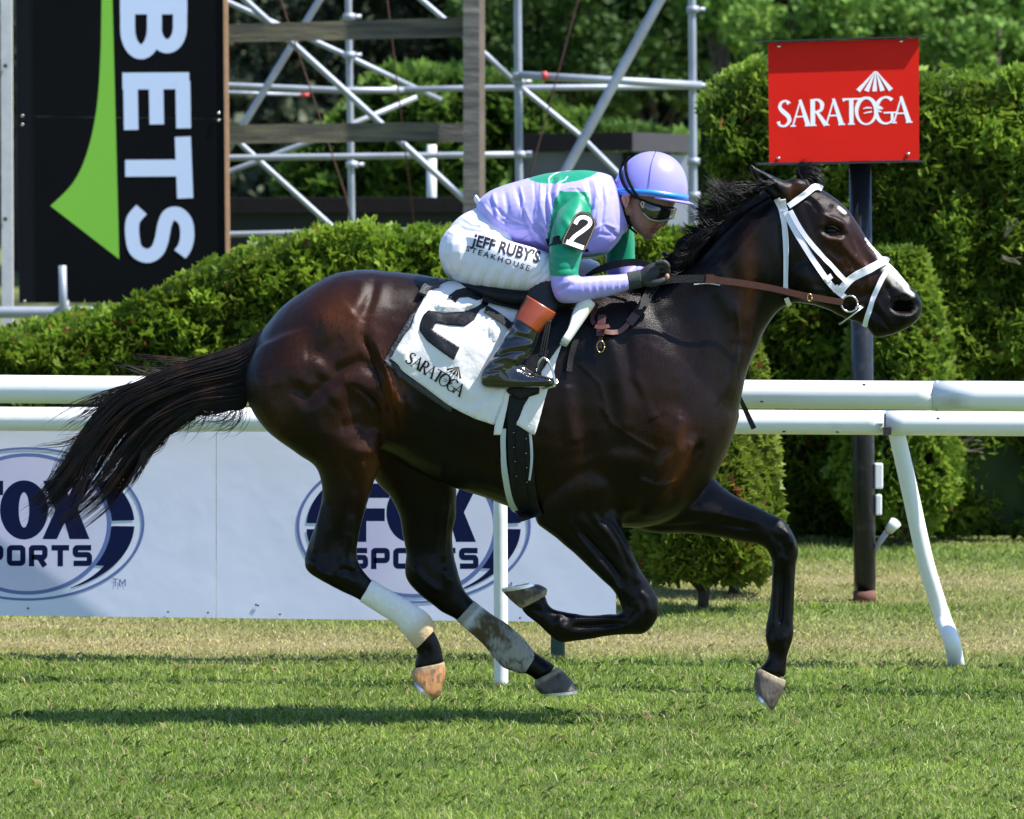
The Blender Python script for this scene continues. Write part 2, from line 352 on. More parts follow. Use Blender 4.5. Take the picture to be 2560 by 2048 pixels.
# tendons and joints of the legs
N_S, F_S = (-.5, -.02), (.02, .5)
st([(1957,1400),(1955,1480),(1951,1560)], 5, -5, F_S); st([(1938,1400),(1936,1500),(1934,1570)], 5, 3, F_S); st([(1975,1420),(1973,1500),(1968,1560)], 5, 2.5, F_S)
st([(1962,1585),(1955,1605),(1958,1625)], 9, 4, F_S); st([(1922,1590),(1928,1608)], 8, 4, F_S); st([(1945,1610),(1944,1650)], 6, -4, F_S); st([(1960,1330),(1975,1345),(1982,1370)], 6, 4, F_S); st([(1948,1345),(1962,1372),(1965,1395)], 5, -4, F_S)
st([(1620,1320),(1700,1318),(1800,1310),(1880,1320)], 9, -4, F_S); st([(1700,1270),(1800,1285),(1900,1305)], 12, 4, F_S)
st([(1560,1560),(1500,1563),(1440,1566)], 5, -5, N_S); st([(1540,1545),(1480,1548),(1430,1548)], 5, 2.5, N_S); st([(1412,1575),(1396,1560),(1402,1545)], 9, 5, N_S); st([(1380,1570),(1388,1585),(1410,1597)], 6, 3, N_S); st([(1350,1530),(1330,1520)], 7, -3, N_S)
st([(1600,1480),(1618,1500),(1622,1530)], 8, 4, N_S); st([(1582,1500),(1590,1530),(1575,1555)], 6, -4, N_S); st([(1450,1330),(1505,1385),(1560,1450)], 5, -4.5, N_S); st([(1520,1300),(1556,1360),(1590,1430)], 5, 3.5, N_S); st([(1500,1400),(1530,1440),(1550,1475)], 6, 4, N_S)
st([(872,1250),(860,1310),(858,1370),(868,1410)], 5, -5, N_S); st([(888,1230),(880,1300),(876,1370)], 6, 4, N_S); st([(800,1260),(795,1330),(785,1385)], 7, 3.5, N_S); st([(785,1405),(800,1425),(830,1445)], 7, 4, N_S); st([(868,1420),(880,1432),(892,1428)], 5, -5, N_S); st([(850,1400),(845,1430),(860,1455)], 8, 3, N_S)
st([(1070,1620),(1072,1640),(1065,1660)], 6, -3, N_S); st([(1100,1250),(1095,1330),(1085,1400)], 8, -4, F_S); st([(1120,1260),(1112,1340),(1108,1400)], 6, 3, F_S); st([(1035,1420),(1060,1450),(1100,1480)], 8, 4, F_S); st([(1110,1430),(1120,1450)], 8, 4, F_S)
# veins and sinews on shoulder, neck and face
st([(1500,1010),(1530,1060),(1590,1100),(1640,1130)], 4, 2, -1); st([(1600,1200),(1640,1215),(1690,1200)], 5, 3, -1); st([(1440,900),(1500,960),(1520,1040)], 5, 1.8, -1); st([(1840,760),(1850,840),(1830,930),(1790,1010)], 5, 2.5)
st([(2100,700),(2085,680),(2060,668)], 4, 2.2); st([(2140,640),(2128,665),(2130,700)], 3.6, 2.4); st([(2165,660),(2172,690),(2168,715)], 4, 2.4); st([(2120,670),(2150,672),(2180,690)], 3.6, -2.5); st([(2060,540),(2090,548),(2112,566)], 5, 3); st([(2005,490),(2030,505),(2045,530)], 6, -3); st([(2030,720),(2070,735),(2110,750)], 7, 3)
st([(2240,700),(2256,722),(2262,738)], 6, 3); st([(2215,715),(2232,745),(2225,775)], 6, -4); st([(2190,750),(2205,775),(2225,795)], 5, 3); st([(2170,790),(2190,812),(2205,835)], 5, 3)
# ribs
st([(880,770),(840,800),(800,810)], 26, 4); st([(860,850),(810,880),(760,880)], 22, -4); st([(905,800),(890,840),(850,870)], 14, 3); st([(780,900),(820,940),(870,950)], 16, 3.5)
for k in range(6):
    x = 1120 + k * 42; st([(x, 930), (x + 6, 1020), (x - 4, 1120), (x - 20, 1190)], 11, 1.6)
# head
st([(2008,500),(2030,560),(2060,640),(2110,690),(2150,700)], 12, -3); st([(2095,600),(2130,640),(2165,680)], 10, 5)
st([(2070,548),(2100,560),(2118,582)], 9, 6); st([(2050,585),(2072,598),(2100,600),(2112,594)], 6, 4); st([(2066,576),(2092,580)], 12, -8)
st([(2070,618),(2095,640)], 9, -3); st([(2040,500),(2060,530),(2050,570)], 14, 3); st([(2085,520),(2110,545)], 10, -3)
st([(2140,600),(2170,650),(2195,690)], 10, -3); st([(2120,680),(2108,690)], 7, 3); st([(2000,600),(2010,680),(2040,745)], 20, 5); st([(1955,560),(1960,640),(1965,720)], 10, -5)
st([(2125,730),(2150,740),(2190,735)], 12, -4); st([(2160,765),(2185,778),(2215,812),(2232,830)], 4, -5)
th = np.linspace(0, 2*math.pi, 18); st([(2260+36*math.cos(t), 764+26*math.sin(t)) for t in th], 6, 5); st([(2246,764),(2274,766)], 17, -24); st([(2110,640),(2140,690),(2150,740)], 4, 1.6); st([(2060,650),(2090,700),(2120,715)], 5, 1.6); st([(2130,600),(2150,650),(2185,680)], 5, 2)
st([(2215,745),(2225,720),(2245,705)], 10, -3); st([(2200,800),(2220,825)], 9, 3); st([(2265,800),(2285,790)], 12, 3)
st([(1948,490),(1925,462),(1900,437)], 8, -9, -1)
# neck tendon lines, throat
st([(1900,700),(1870,780),(1840,880)], 16, -5); st([(1935,520),(1870,600),(1790,690)], 14, 4); st([(1934,487),(1870,530),(1808,587),(1750,650)], 7, 3)
HV = sculpt(horse_me, S)
_, HN = get_vn(horse_me); U = to_px(HV)
# long-wave unevenness of hide over muscle
HV += HN * ((vnoise(HV, 9, 3, 3) - .5) * 0.006 + (vnoise(HV * [1, 1, .5], 30, 5, 1) - .5) * 0.0012)[:, None]; set_v(horse_me, HV)
# coat colour: dark bay, black points, white blaze
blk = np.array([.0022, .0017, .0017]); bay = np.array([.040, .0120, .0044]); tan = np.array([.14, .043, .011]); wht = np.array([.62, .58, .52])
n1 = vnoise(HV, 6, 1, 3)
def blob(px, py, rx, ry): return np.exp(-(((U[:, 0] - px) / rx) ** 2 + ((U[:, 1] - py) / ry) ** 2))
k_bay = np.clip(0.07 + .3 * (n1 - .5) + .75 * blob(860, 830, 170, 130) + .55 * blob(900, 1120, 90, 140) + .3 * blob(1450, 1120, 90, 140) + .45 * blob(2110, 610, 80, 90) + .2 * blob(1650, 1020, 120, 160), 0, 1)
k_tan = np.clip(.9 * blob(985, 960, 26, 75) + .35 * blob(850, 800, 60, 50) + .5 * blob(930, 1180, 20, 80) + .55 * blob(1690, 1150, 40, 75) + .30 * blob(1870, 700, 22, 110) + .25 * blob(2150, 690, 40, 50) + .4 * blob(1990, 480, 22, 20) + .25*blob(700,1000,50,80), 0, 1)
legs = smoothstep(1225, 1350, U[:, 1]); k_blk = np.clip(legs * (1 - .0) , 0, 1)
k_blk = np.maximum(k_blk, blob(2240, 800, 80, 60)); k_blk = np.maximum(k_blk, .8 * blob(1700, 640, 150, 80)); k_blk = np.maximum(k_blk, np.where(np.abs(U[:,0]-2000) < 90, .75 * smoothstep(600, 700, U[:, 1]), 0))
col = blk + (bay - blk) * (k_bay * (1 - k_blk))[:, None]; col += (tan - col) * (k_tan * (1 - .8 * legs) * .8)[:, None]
top_c = np.array([(2196,632),(2216,658),(2240,690),(2262,722),(2280,738)]); d, pos = seg_dist(U, top_c)
kw = (d < 5 + 17 * np.sin(np.clip(pos * 1.15, 0, 1) * math.pi)) & (HV[:, 1] < .045) & (HV[:, 1] > -.045); d2, _ = seg_dist(U, [(2098,520),(2112,532)]); kw |= d2 < 3.6
d3, _ = seg_dist(U, [(2165,600),(2196,640)]); kw |= (d3 < 5) & (np.abs(HV[:, 1]) < .03)
d, pos = seg_dist(U, top_c); kb = smoothstep(4, -4, d - (5 + 17 * np.sin(np.clip(pos * 1.15, 0, 1) * math.pi)) + 5 * (vnoise(HV, 60, 9, 2) - .5)) * smoothstep(.055, .035, np.abs(HV[:, 1])); kb = np.maximum(kb, smoothstep(5.5, 2.5, d2)); kb = np.maximum(kb, smoothstep(7, 3, d3) * (np.abs(HV[:, 1]) < .03)); col = col * (1 - kb[:, None]) + wht * kb[:, None]
kp = smoothstep(30, 0, np.abs(U[:, 0] - 2262)) * 0; 
d4, _ = seg_dist(U, [(2249,766),(2271,766)]); col[d4 < 15] = (.0015, .001, .001); k_ = (d4 >= 16) & (d4 < 24); col[k_] = (.030, .024, .023)  # shade of the nostril hollow painted in, with a paler rim
d5, _ = seg_dist(U, [(2160,765),(2185,778),(2215,812),(2232,830)]); col[d5 < 3.5] = (.002, .0015, .0015); d6, _ = seg_dist(U, [(2055,578),(2075,562),(2100,572),(2108,590)]); col[d6 < 4] = (.002, .0018, .0018)
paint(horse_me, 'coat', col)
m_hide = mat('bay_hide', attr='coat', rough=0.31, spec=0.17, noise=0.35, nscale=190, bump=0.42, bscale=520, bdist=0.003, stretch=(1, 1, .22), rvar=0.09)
horse = link('horse', horse_me, m_hide)
tag(horse, 'dark bay racehorse galloping to the right across the turf under its jockey', 'horse')
HBVH = BVHTree.FromPolygons([tuple(v) for v in HV], [tuple(p.vertices) for p in horse_me.polygons])
CAMV = Vector(CAM.tolist())
def cast(px, py, bvh=None):
    d = (vat(px, py, 0) - CAMV).normalized(); r = (bvh or HBVH).ray_cast(CAMV, d)
    return (r[0], r[1]) if r[0] is not None else (None, None)
# ---- eyes
m_eye = mat('eye_gloss', (.003, .002, .0018), 0.2, spec=.2)
for sgn in (-1, 1):
    p, n_ = cast(2079, 577); e_ = MB(); e_.ball((0, 0, 0), (.0225, .018, .0175), None, 20, 14)
    o = e_.build('eye', m_eye, horse); o.location = (p.x, (p.y + .006) * (-sgn), p.z)
m_lid = mat('eyelid_skin', (.004, .003, .003), 0.8, spec=.1)
for sgn in (1, -1):
    q = MB(); p, n_ = cast(2079, 577)
    for k in (1, -1):
        t_ = np.linspace(-1, 1, 12); X = p.x + t_ * .027; Z = p.z + k * (.0125 * (1 - t_ ** 2) + .001) - (t_ * .004); Yv = (p.y + .006 - .0165 * np.sqrt(np.clip(1.02 - t_ ** 2, 0, 1)))
        q.tube(np.stack([X, Yv * sgn, Z], -1), .0048 if k > 0 else .0032, 8)
    q.build('eyelid', m_lid, horse)
m_nos = mat('nostril_shade', (.0015, .001, .001), .9, spec=.05)  # dark plug stands in for the shade inside the nostril hollow
for sgn in (1, -1):
    p, n_ = cast(2260, 765); q = MB(); a = math.radians(8); R_ = [[math.cos(a), 0, math.sin(a)], [0, 1, 0], [-math.sin(a), 0, math.cos(a)]]
    q.ball((0, 0, 0), (.0345, .007, .0205), R_, 20, 12); o = q.build('nostril_shade_plug', m_nos, horse); o.location = (p.x, (p.y - .0035) * sgn, p.z)
# ---- hoofs with shoes
m_hoof = mat('hoof_horn', (.11, .088, .062), 0.55, spec=.3, col2=(.038, .032, .028), nscale=12, noise=.25, bump=.5, bscale=70, stretch=(1, 1, .3), nlo=.35, nhi=.6)
m_hoof_l = mat('pale_hoof_horn', (.36, .19, .075), 0.5, spec=.3, col2=(.10, .075, .055), nscale=16, noise=.25, bump=.5, bscale=70, nlo=.4, nhi=.58)
m_shoe = mat('shoe_aluminium', (.62, .63, .66), 0.28, metal=.9, noise=.1)
m_horn = mat('hoof_horn', attr='horn', rough=.5, spec=.35, noise=.15, nscale=60, bump=.4, bscale=90, stretch=(1, 1, .3))
HORN = [((.30, .24, .15), (.095, .078, .062), (.045, .038, .033)), ((.34, .24, .13), (.42, .20, .075), (.13, .095, .065))]
def hoof(st_, Y, m, flip=0):
    """rows from coronet to sole: heel/back point, toe/front point, half width"""
    q = MB(); q.loft([(*r_[:4], Y, r_[4]) for r_ in st_], n=26, e=2.3, sub=5, dome=.02)
    hm = voxel(q, 'hoof', .0032, 2); Vh, _n = get_vn(hm); Uh = to_px(Vh); dh, _p = seg_dist(Uh, [(st_[0][0], st_[0][1]), (st_[0][2], st_[0][3])])
    n1_, n2_ = vnoise(Vh, 55, 3, 3), vnoise(Vh * [1, 1, .4], 140, 5, 2); kd = smoothstep(7, 17, dh + 10 * (n1_ - .5)); hi, mid, dk = HORN[flip]
    ch = np.array(hi) * (1 - kd[:, None]) + np.array(mid) * kd[:, None]; kk = smoothstep(.5, .62, n1_) * (.35 + .5 * kd); ch = ch * (1 - kk[:, None]) + np.array(dk) * kk[:, None]; ch *= (.8 + .4 * n2_)[:, None]
    paint(hm, 'horn', ch); o = link('hoof', hm, m_horn, horse)
    a = at(st_[-1][0], st_[-1][1], Y); b = at(st_[-1][2], st_[-1][3], Y); c = (a + b) / 2; h = (b - a) / 2; L = np.linalg.norm(h); hn = h / L
    pr = (at((st_[-2][0] + st_[-2][2]) / 2, (st_[-2][1] + st_[-2][3]) / 2, Y) - c); nn = np.cross(hn, [0, 1, 0]); nn *= np.sign(np.dot(pr, nn)) or 1
    t_ = np.linspace(-2.45, 2.45, 30); w = st_[-1][4]
    P = c[None] + hn[None] * (np.cos(t_) * L * .97)[:, None] + np.array([0, 1, 0])[None] * (np.sin(t_) * w * .97)[:, None] - nn[None] * .0035
    s2 = MB(); V = []; wd = .0095
    ctr = c - nn * .0035
    for i, p in enumerate(P):
        d = (p - ctr); d /= np.linalg.norm(d)
        for (aa, bb) in ((.003, .005), (.003, -.005), (-2 * wd, -.005), (-2 * wd, .005)): V.append(p + d * aa + nn * bb)
    n_ = len(P); Fc = [(i * 4 + k, i * 4 + (k + 1) % 4, (i + 1) * 4 + (k + 1) % 4, (i + 1) * 4 + k) for i in range(n_ - 1) for k in range(4)] + [(0, 1, 2, 3), tuple((n_ - 1) * 4 + k for k in (3, 2, 1, 0))]
    s2.add(V, Fc); s2.build('horseshoe', m_shoe, o, smooth=False); return o
h1 = hoof([(1366,1488,1302,1522,.036),(1368,1474,1280,1504,.045),(1358,1466,1264,1488,.052),(1345,1461,1256,1478,.055)], NF, m_hoof)
h2 = hoof([(1895,1668,1965,1702,.036),(1888,1680,1960,1722,.044),(1886,1696,1950,1745,.050),(1885,1710,1940,1765,.054),(1888,1725,1929,1777,.055)], FF_, m_hoof)
h2 = None
h3 = hoof([(1034,1670,1112,1655,.036),(1030,1680,1114,1682,.044),(1028,1686,1108,1712,.050),(1030,1694,1100,1738,.054),(1034,1700,1086,1748,.055)], NH, m_hoof_l, 1)
h4 = hoof([(1337,1700,1398,1668,.037),(1336,1708,1418,1688,.045),(1338,1718,1432,1704,.052),(1345,1728,1440,1720,.056),(1350,1734,1444,1726,.056)], FH, m_hoof)
# ---- hair
def hair(name, strands, r0, mat_, parent, n=3, kind=None):
    q = MB()
    V = []; Fc = []; base = 0
    for P, rs in strands:
        m_ = len(P); T = np.gradient(P, axis=0); T /= np.linalg.norm(T, axis=1)[:, None] + 1e-9
        u = np.cross(T, [0, 1, 0]); u /= np.linalg.norm(u, axis=1)[:, None] + 1e-9; w = np.cross(T, u)
        rr = rs * (1 - np.linspace(0, 1, m_) ** 3 * .85)
        for k in range(n):
            a = 2 * math.pi * k / n + .5
            V.append(P + (u * math.cos(a) + w * math.sin(a)) * rr[:, None])
        i = np.arange(m_ - 1)
        for k in range(n):
            k2 = (k + 1) % n
            Fc.append(np.stack([base + k * m_ + i, base + k2 * m_ + i, base + k2 * m_ + i + 1, base + k * m_ + i + 1], -1))
        base += m_ * n
    V = np.vstack(V); Fc = np.vstack(Fc); me = bpy.data.meshes.new(name)
    me.vertices.add(len(V)); me.vertices.foreach_set('co', V.ravel()); me.loops.add(len(Fc) * 4); me.loops.foreach_set('vertex_index', Fc.ravel().astype(np.int32))
    me.polygons.add(len(Fc)); me.polygons.foreach_set('loop_start', np.arange(len(Fc), dtype=np.int32) * 4); me.polygons.foreach_set('loop_total', np.full(len(Fc), 4, np.int32))
    me.polygons.foreach_set('use_smooth', np.ones(len(Fc), bool)); me.update(); me.validate()
    o = link(name, me, mat_, parent)
    if kind: o['kind'] = kind
    return o
m_hair = mat('black_horse_hair', (.006, .005, .0048), .55, spec=.25, noise=.3, nscale=40)
m_hair_t = mat('tail_hair', (.007, .0045, .0036), .45, spec=.4, noise=.4, nscale=12, col2=(.028, .010, .005), nlo=.5, nhi=.75)
up = np.array([(655,826),(600,862),(520,888),(440,915),(370,948),(300,985),(255,1035),(215,1090),(180,1150),(130,1215),(80,1260)], float)
lo = np.array([(622,985),(610,1020),(570,1025),(520,1028),(465,1050),(415,1085),(375,1125),(340,1170),(300,1225),(255,1275),(175,1335)], float)
up = catmull(up, 4); lo = catmull(lo, 4); M = len(up)
strands = []
clump = RNG.random((95, 4))
for i in range(2900):
    c = clump[RNG.integers(95)]; t = np.clip(c[0] + RNG.normal() * .05, 0, 1)
    t_end = np.clip(c[0] + (c[1] - .5) * .42 + RNG.normal() * .03, -.12, 1.06)
    end = M * np.clip(.36 + .66 * c[2] ** .9 + RNG.normal() * .09, .2, 1); k = np.linspace(0, end - 1, 18)
    s_ = k / (M - 1); tt = t + (t_end - t) * smoothstep(0.1, .9, s_)
    wob = .04 * np.sin(s_ * (5 + 4 * c[3]) + c[1] * 9) + .03 * np.sin(s_ * 3 + c[3] * 6)
    tt = tt + wob * s_
    ux = np.interp(k, np.arange(M), up[:, 0]); uy = np.interp(k, np.arange(M), up[:, 1]); lx = np.interp(k, np.arange(M), lo[:, 0]); ly = np.interp(k, np.arange(M), lo[:, 1])
    px = ux + (lx - ux) * tt; py = uy + (ly - uy) * tt
    th_ = (1 - s_ * .6) * .055; Y = (RNG.random() - .5) * 2 * th_ * np.sqrt(np.clip(1 - (2 * t - 1) ** 2, .08, 1)) + (c[3] - .5) * .12 * s_
    strands.append((at(px, py, Y), .0013 + .0007 * RNG.random()))
for li in range(85):
    side = 1 if li % 3 else -1; s0 = .18 + .62 * RNG.random(); k0 = s0 * (M - 1); t0 = (RNG.random() * .30) if side > 0 else (.75 + .25 * RNG.random())
    P0 = np.array([np.interp(k0, np.arange(M), up[:, c_] * (1 - t0) + lo[:, c_] * t0) for c_ in (0, 1)]); P1 = np.array([np.interp(min(k0 + 2, M - 1), np.arange(M), up[:, c_] * (1 - t0) + lo[:, c_] * t0) for c_ in (0, 1)])
    fa = math.atan2(*(P1 - P0)[::-1]); a0 = fa + side * math.radians(4 + 20 * RNG.random()); bend = -side * (.1 + .6 * RNG.random()) + RNG.normal() * .25; L = (110 + 170 * RNG.random()) * (1 if side > 0 else .6); yo = (RNG.random() - .5) * .1; wv = RNG.normal() * .12
    for j in range(14):
        t_ = np.linspace(0, 1, 14); a = a0 + bend * t_ + wv * np.sin(6 * t_) + RNG.normal() * .035; l_ = L * (.6 + .5 * RNG.random()); r_ = RNG.normal(size=2) * 7 * (1 - .5 * t_[:, None])
        strands.append((at(P0[0] + r_[:, 0] + np.cumsum(np.cos(a)) * l_ / 14, P0[1] + r_[:, 1] + np.cumsum(np.sin(a)) * l_ / 14, yo), .0009 + .0005 * RNG.random()))
# stray wisps
for i in range(90):
    t = RNG.random() * .5; k0 = RNG.integers(int(M * .35), int(M * .8)); L = 60 + 90 * RNG.random(); x0 = up[k0] * (1 - t) + lo[k0] * t
    if i % 3 == 0: k0 = RNG.integers(0, int(M * .35)); x0 = lo[k0]; 
    tt = np.linspace(0, 1, 12); ang = math.radians(150 + RNG.normal() * 14) if i % 3 else math.radians(165 + RNG.normal() * 18)
    cur = RNG.normal() * .55; a = ang + cur * tt; dx = np.cumsum(np.cos(a)) * L / 12; dy = np.cumsum(np.sin(a)) * L / 12
    strands.append((at(x0[0] + dx, x0[1] + np.abs(dy) * (1 if i % 3 else .9), (RNG.random() - .5) * .08), .0009))
for i in range(110):
    x0 = 430 + 195 * RNG.random(); y0 = 1012 + 12 * RNG.random(); tt = np.linspace(0, 1, 14); r_ = 40 + 70 * RNG.random(); a = math.radians(60 + 60 * RNG.random()) + tt * (1.0 + RNG.random() * 1.2)
    strands.append((at(x0 + np.cumsum(np.cos(a)) * r_ / 14, y0 + np.cumsum(np.sin(a)) * r_ / 14, (RNG.random() - .5) * .1), .0010))
hair('tail', strands, .002, m_hair_t, horse)
dock = MB(); dock.loft([(668,828,660,930,.045),(630,852,622,965,.045),(585,880,585,985,.038),(520,915,530,990,.028),(460,950,470,995,.02),(420,980,425,1005,.01)], n=18)
link('dock', voxel(dock, 'dock', .008, 3), m_hair_t, horse)
# mane
root = catmull(np.array([(1600,700),(1650,690),(1700,668),(1745,630),(1790,582),(1835,540),(1880,500),(1920,470),(1945,458)], float), 6)
crest = catmull(np.array([(1600,688),(1650,662),(1700,628),(1745,590),(1790,552),(1835,518),(1880,488),(1915,468),(1945,456)], float), 6)
strands = []
def in_bound(px, py, px0, py0):
    xb = np.interp(py, [420, 480, 520, 560, 610, 680, 720], [1835, 1768, 1738, 1712, 1690, 1676, 1660])
    if (xb - px).max() > 0:
        kk = np.clip((px0 - xb.min()) / max(1e-3, px0 - px.min()), .3, 1); px = px0 + (px - px0) * kk; py = py0 + (py - py0) * kk
    return px, py
for li in range(130):                     # locks, each converging to a wispy tip
    s0 = RNG.random(); f0 = RNG.random(); k0 = s0 * (len(root) - 1); delta = 8 + 50 * RNG.random() ** 1.2; L = (60 + 64 * RNG.random()) * (.36 if s0 > .80 else 1)
    ta = math.degrees(math.atan2(*(crest[max(0, int(k0) - 3)] - crest[min(len(crest) - 1, int(k0) + 3)])[::-1])) % 360
    ang = math.radians(ta + delta - (55 * (.3 - s0) / .3 if s0 < .3 else 0)); bend = RNG.normal() * .8 - .3; wv = RNG.normal() * .35; ph = RNG.random() * 6; yo = RNG.random() * .02
    for j in range(26):
        k = np.clip(k0 + RNG.normal() * 1.5, 0, len(root) - 1); f = np.clip(f0 + RNG.normal() * .18, 0, 1)
        px0 = np.interp(k, np.arange(len(root)), crest[:, 0] * f + root[:, 0] * (1 - f)); py0 = np.interp(k, np.arange(len(root)), crest[:, 1] * f + root[:, 1] * (1 - f))
        cx0 = np.interp(k0, np.arange(len(root)), crest[:, 0] * f0 + root[:, 0] * (1 - f0)); cy0 = np.interp(k0, np.arange(len(root)), crest[:, 1] * f0 + root[:, 1] * (1 - f0))
        l_ = L * (.65 + .45 * RNG.random()); t_ = np.linspace(0, 1, 12); a = ang + bend * t_ ** 1.3 + wv * np.sin(t_ * 6 + ph) + RNG.normal() * .05
        px = cx0 + (px0 - cx0) * (1 - .7 * t_) + np.r_[0, np.cumsum(np.cos(a[1:]))] * l_ / 11; py = cy0 + (py0 - cy0) * (1 - .7 * t_) + np.r_[0, np.cumsum(np.sin(a[1:]))] * l_ / 11
        px, py = in_bound(px, py, px0, py0)
        Y0 = -.045 - .055 * (1 - f) if li % 4 else .03
        strands.append((at(px, py, Y0 - (.03 + yo) * np.sin(t_ * 2.2) - .008 * RNG.random()), .0011 + .0006 * RNG.random()))
for i in range(60):
    k = RNG.random() * (len(root) - 1); px0 = np.interp(k, np.arange(len(root)), crest[:, 0]); py0 = np.interp(k, np.arange(len(root)), crest[:, 1])
    t_ = np.linspace(0, 1, 10); a = math.radians(200 + RNG.normal() * 22) + RNG.normal() * .8 * t_; L = 60 + 22 * RNG.random()
    strands.append((at(*in_bound(px0 + np.cumsum(np.cos(a)) * L / 10, py0 + np.cumsum(np.sin(a)) * L / 10, px0, py0), -.05), .0007))
under = MB(); under.tube([tuple(at(x, y + 10, -.03)) for x, y in crest[4:-2:6]], [.022] * len(crest[4:-2:6]), 10); 
hair('mane', strands, .0018, m_hair, horse)
# forelock, tied in a little knot
strands = []
for i in range(260):
    t_ = np.linspace(0, 1, 12); a0 = RNG.random() * 6.28; c0 = np.array([1992 + 22 * RNG.normal() * .5, 445 + 6 * RNG.normal()])
    ang = math.radians(200 + 120 * RNG.random()) + t_ * (1.6 + RNG.random() * 1.8); L = 38 + 30 * RNG.random()
    px = 2012 + 10 * RNG.normal() * .6 + np.cumsum(np.cos(ang)) * L / 12; py = 452 + 4 * RNG.normal() + np.cumsum(np.sin(ang)) * L / 12
    strands.append((at(px, np.minimum(py, 470), (RNG.random() - .5) * .06), .0015))
for i in range(60):
    t_ = np.linspace(0, 1, 10); strands.append((at(2012 + 14 * RNG.normal() * .4 + t_ * 20, 450 + t_ * 34, -.02 + (RNG.random() - .5) * .05 - .02 * t_), .0015))
hair('forelock', strands, .0015, m_hair, horse)
# ================================================================ lettering and draping tools
from mathutils.geometry import delaunay_2d_cdt
def ribbon2(pts, w, n=None):
    """flat stroke in 2D -> vertices, quads"""
    P = np.asarray(pts, float); n = n or max(2, len(P) * 4)
    wid = np.broadcast_to(np.asarray(w, float), (len(P),)) if np.ndim(w) else np.full(len(P), float(w))
    R_ = resample(np.column_stack([P, wid]), n) if n > len(P) or True else P
    C, wv = R_[:, :2], R_[:, 2]; T = np.gradient(C, axis=0); T /= np.linalg.norm(T, axis=1)[:, None] + 1e-9
    Nn = np.stack([-T[:, 1], T[:, 0]], -1)
    V = np.stack([C + Nn * wv[:, None] / 2, C, C - Nn * wv[:, None] / 2], 1).reshape(-1, 2)
    Fc = [(i * 3 + k, i * 3 + k + 1, i * 3 + k + 4, i * 3 + k + 3) for i in range(len(C) - 1) for k in (0, 1)]
    return V, Fc
def cur(pts, sub=6): return catmull(np.array(pts, float), sub)
def arc(cx, cy, rx, ry, a0, a1, n=14):
    t = np.radians(np.linspace(a0, a1, n)); return np.stack([cx + rx * np.cos(t), cy + ry * np.sin(t)], -1)
SERIF = {  # flared roman capitals, unit height, y up : (advance, [(points, widths)])
 'S': (.50, [(cur([(.40,.86),(.30,.97),(.14,.92),(.08,.74),(.20,.56),(.36,.40),(.40,.20),(.26,.03),(.08,.06),(.02,.20)]), [.16,.07,.09,.12,.16,.16,.13,.08,.08,.13])]),
 'A': (.60, [([(.30,1.0),(.02,.0)], [.05,.06]), ([(.28,1.0),(.56,.0)], [.10,.17]), ([(.13,.36),(.42,.36)], [.06,.06]), ([(-.06,.015),(.13,.015)], [.05,.05]), ([(.44,.015),(.68,.015)], [.05,.05])]),
 'R': (.56, [([(.12,1.0),(.12,.0)], [.16,.16]), (cur([(.06,.96),(.30,.97),(.44,.82),(.40,.58),(.14,.50)]), [.06,.09,.15,.11,.06]), ([(.26,.52),(.58,.0)], [.10,.17]), ([(.0,.015),(.25,.015)], [.05,.05]), ([(.50,.015),(.68,.015)], [.05,.05])]),
 'T': (.54, [([(.30,.96),(.30,.0)], [.15,.15]), ([(.0,.93),(.10,.96),(.52,.96),(.62,.93)], [.14,.07,.07,.14]), ([(.18,.015),(.42,.015)], [.05,.05])]),
 'O': (.60, [(arc(.36,.49,.34,.50,90,450,28), [.10,.15,.10,.06,.10,.15,.10])]),
 'G': (.60, [(arc(.38,.49,.34,.50,50,315,22), [.14,.07,.13,.15,.12,.07,.07]), ([(.30,.40),(.74,.40)], [.06,.06]), ([(.60,.42),(.60,.10)], [.10,.10])]),
}
def serif_word(word, x0=0.0, track=0.0):
    out = []; x = x0
    for ch in word:
        adv, sts = SERIF[ch]
        for p, w in sts:
            p = np.asarray(p, float); wn = np.interp(np.linspace(0, 1, len(p)), np.linspace(0, 1, len(w)), w)
            out.append((p + [x, 0], wn))
        x += adv + track
    return out, x
def saratoga_logo():
    a, x = serif_word('SARAT', 0, .0)
    o, x2 = serif_word('O', x - .08); g, x3 = serif_word('G', x2 + .06); b, x4 = serif_word('A', x3 + .03)
    out = a + o + g + b; W_ = x4 + .02; ux = x2 + .10       # parasol over the O and G
    for k in (-2, -1.05, -.15, .75, 1.7):
        out.append(([(ux + .02 * k, 1.98), (ux + .16 * k, 1.62), (ux + .31 * k, 1.22 + .02 * abs(k))], np.array([.02, .09, .17])))
    out += [([(x2 - .35, .58), (x2 - .20, .62), (x2 - .05, .60)], np.array([.03, .06, .05])), ([(x2 - .33, .40), (x2 - .18, .44), (x2 - .05, .46)], np.array([.03, .05, .06])),
            ([(x2 + .10, .64), (x2 + .22, .60), (x2 + .34, .56)], np.array([.05, .14, .04])), ([(x2 + .12, .50), (x2 + .30, .44)], np.array([.10, .03]))]
    return out, W_
def lay(name, strokes, mapping, m, parent, step=0.00015, off0=0.0):
    """mapping(U (n,2), lift) -> (n,3); each stroke sits a hair above the one before so none share a plane"""
    q = MB()
    for i, (p, w) in enumerate(strokes):
        V, Fc = ribbon2(p, w); q.add(mapping(V, off0 + i * step), Fc)
    return q.build(name, m, parent, smooth=False)
def plane_map(O, ex, ez, nrm):
    O, ex, ez, nrm = [np.array(v, float) for v in (O, ex, ez, nrm)]
    return lambda U, l: O + U[:, :1] * ex + U[:, 1:2] * ez + nrm * l
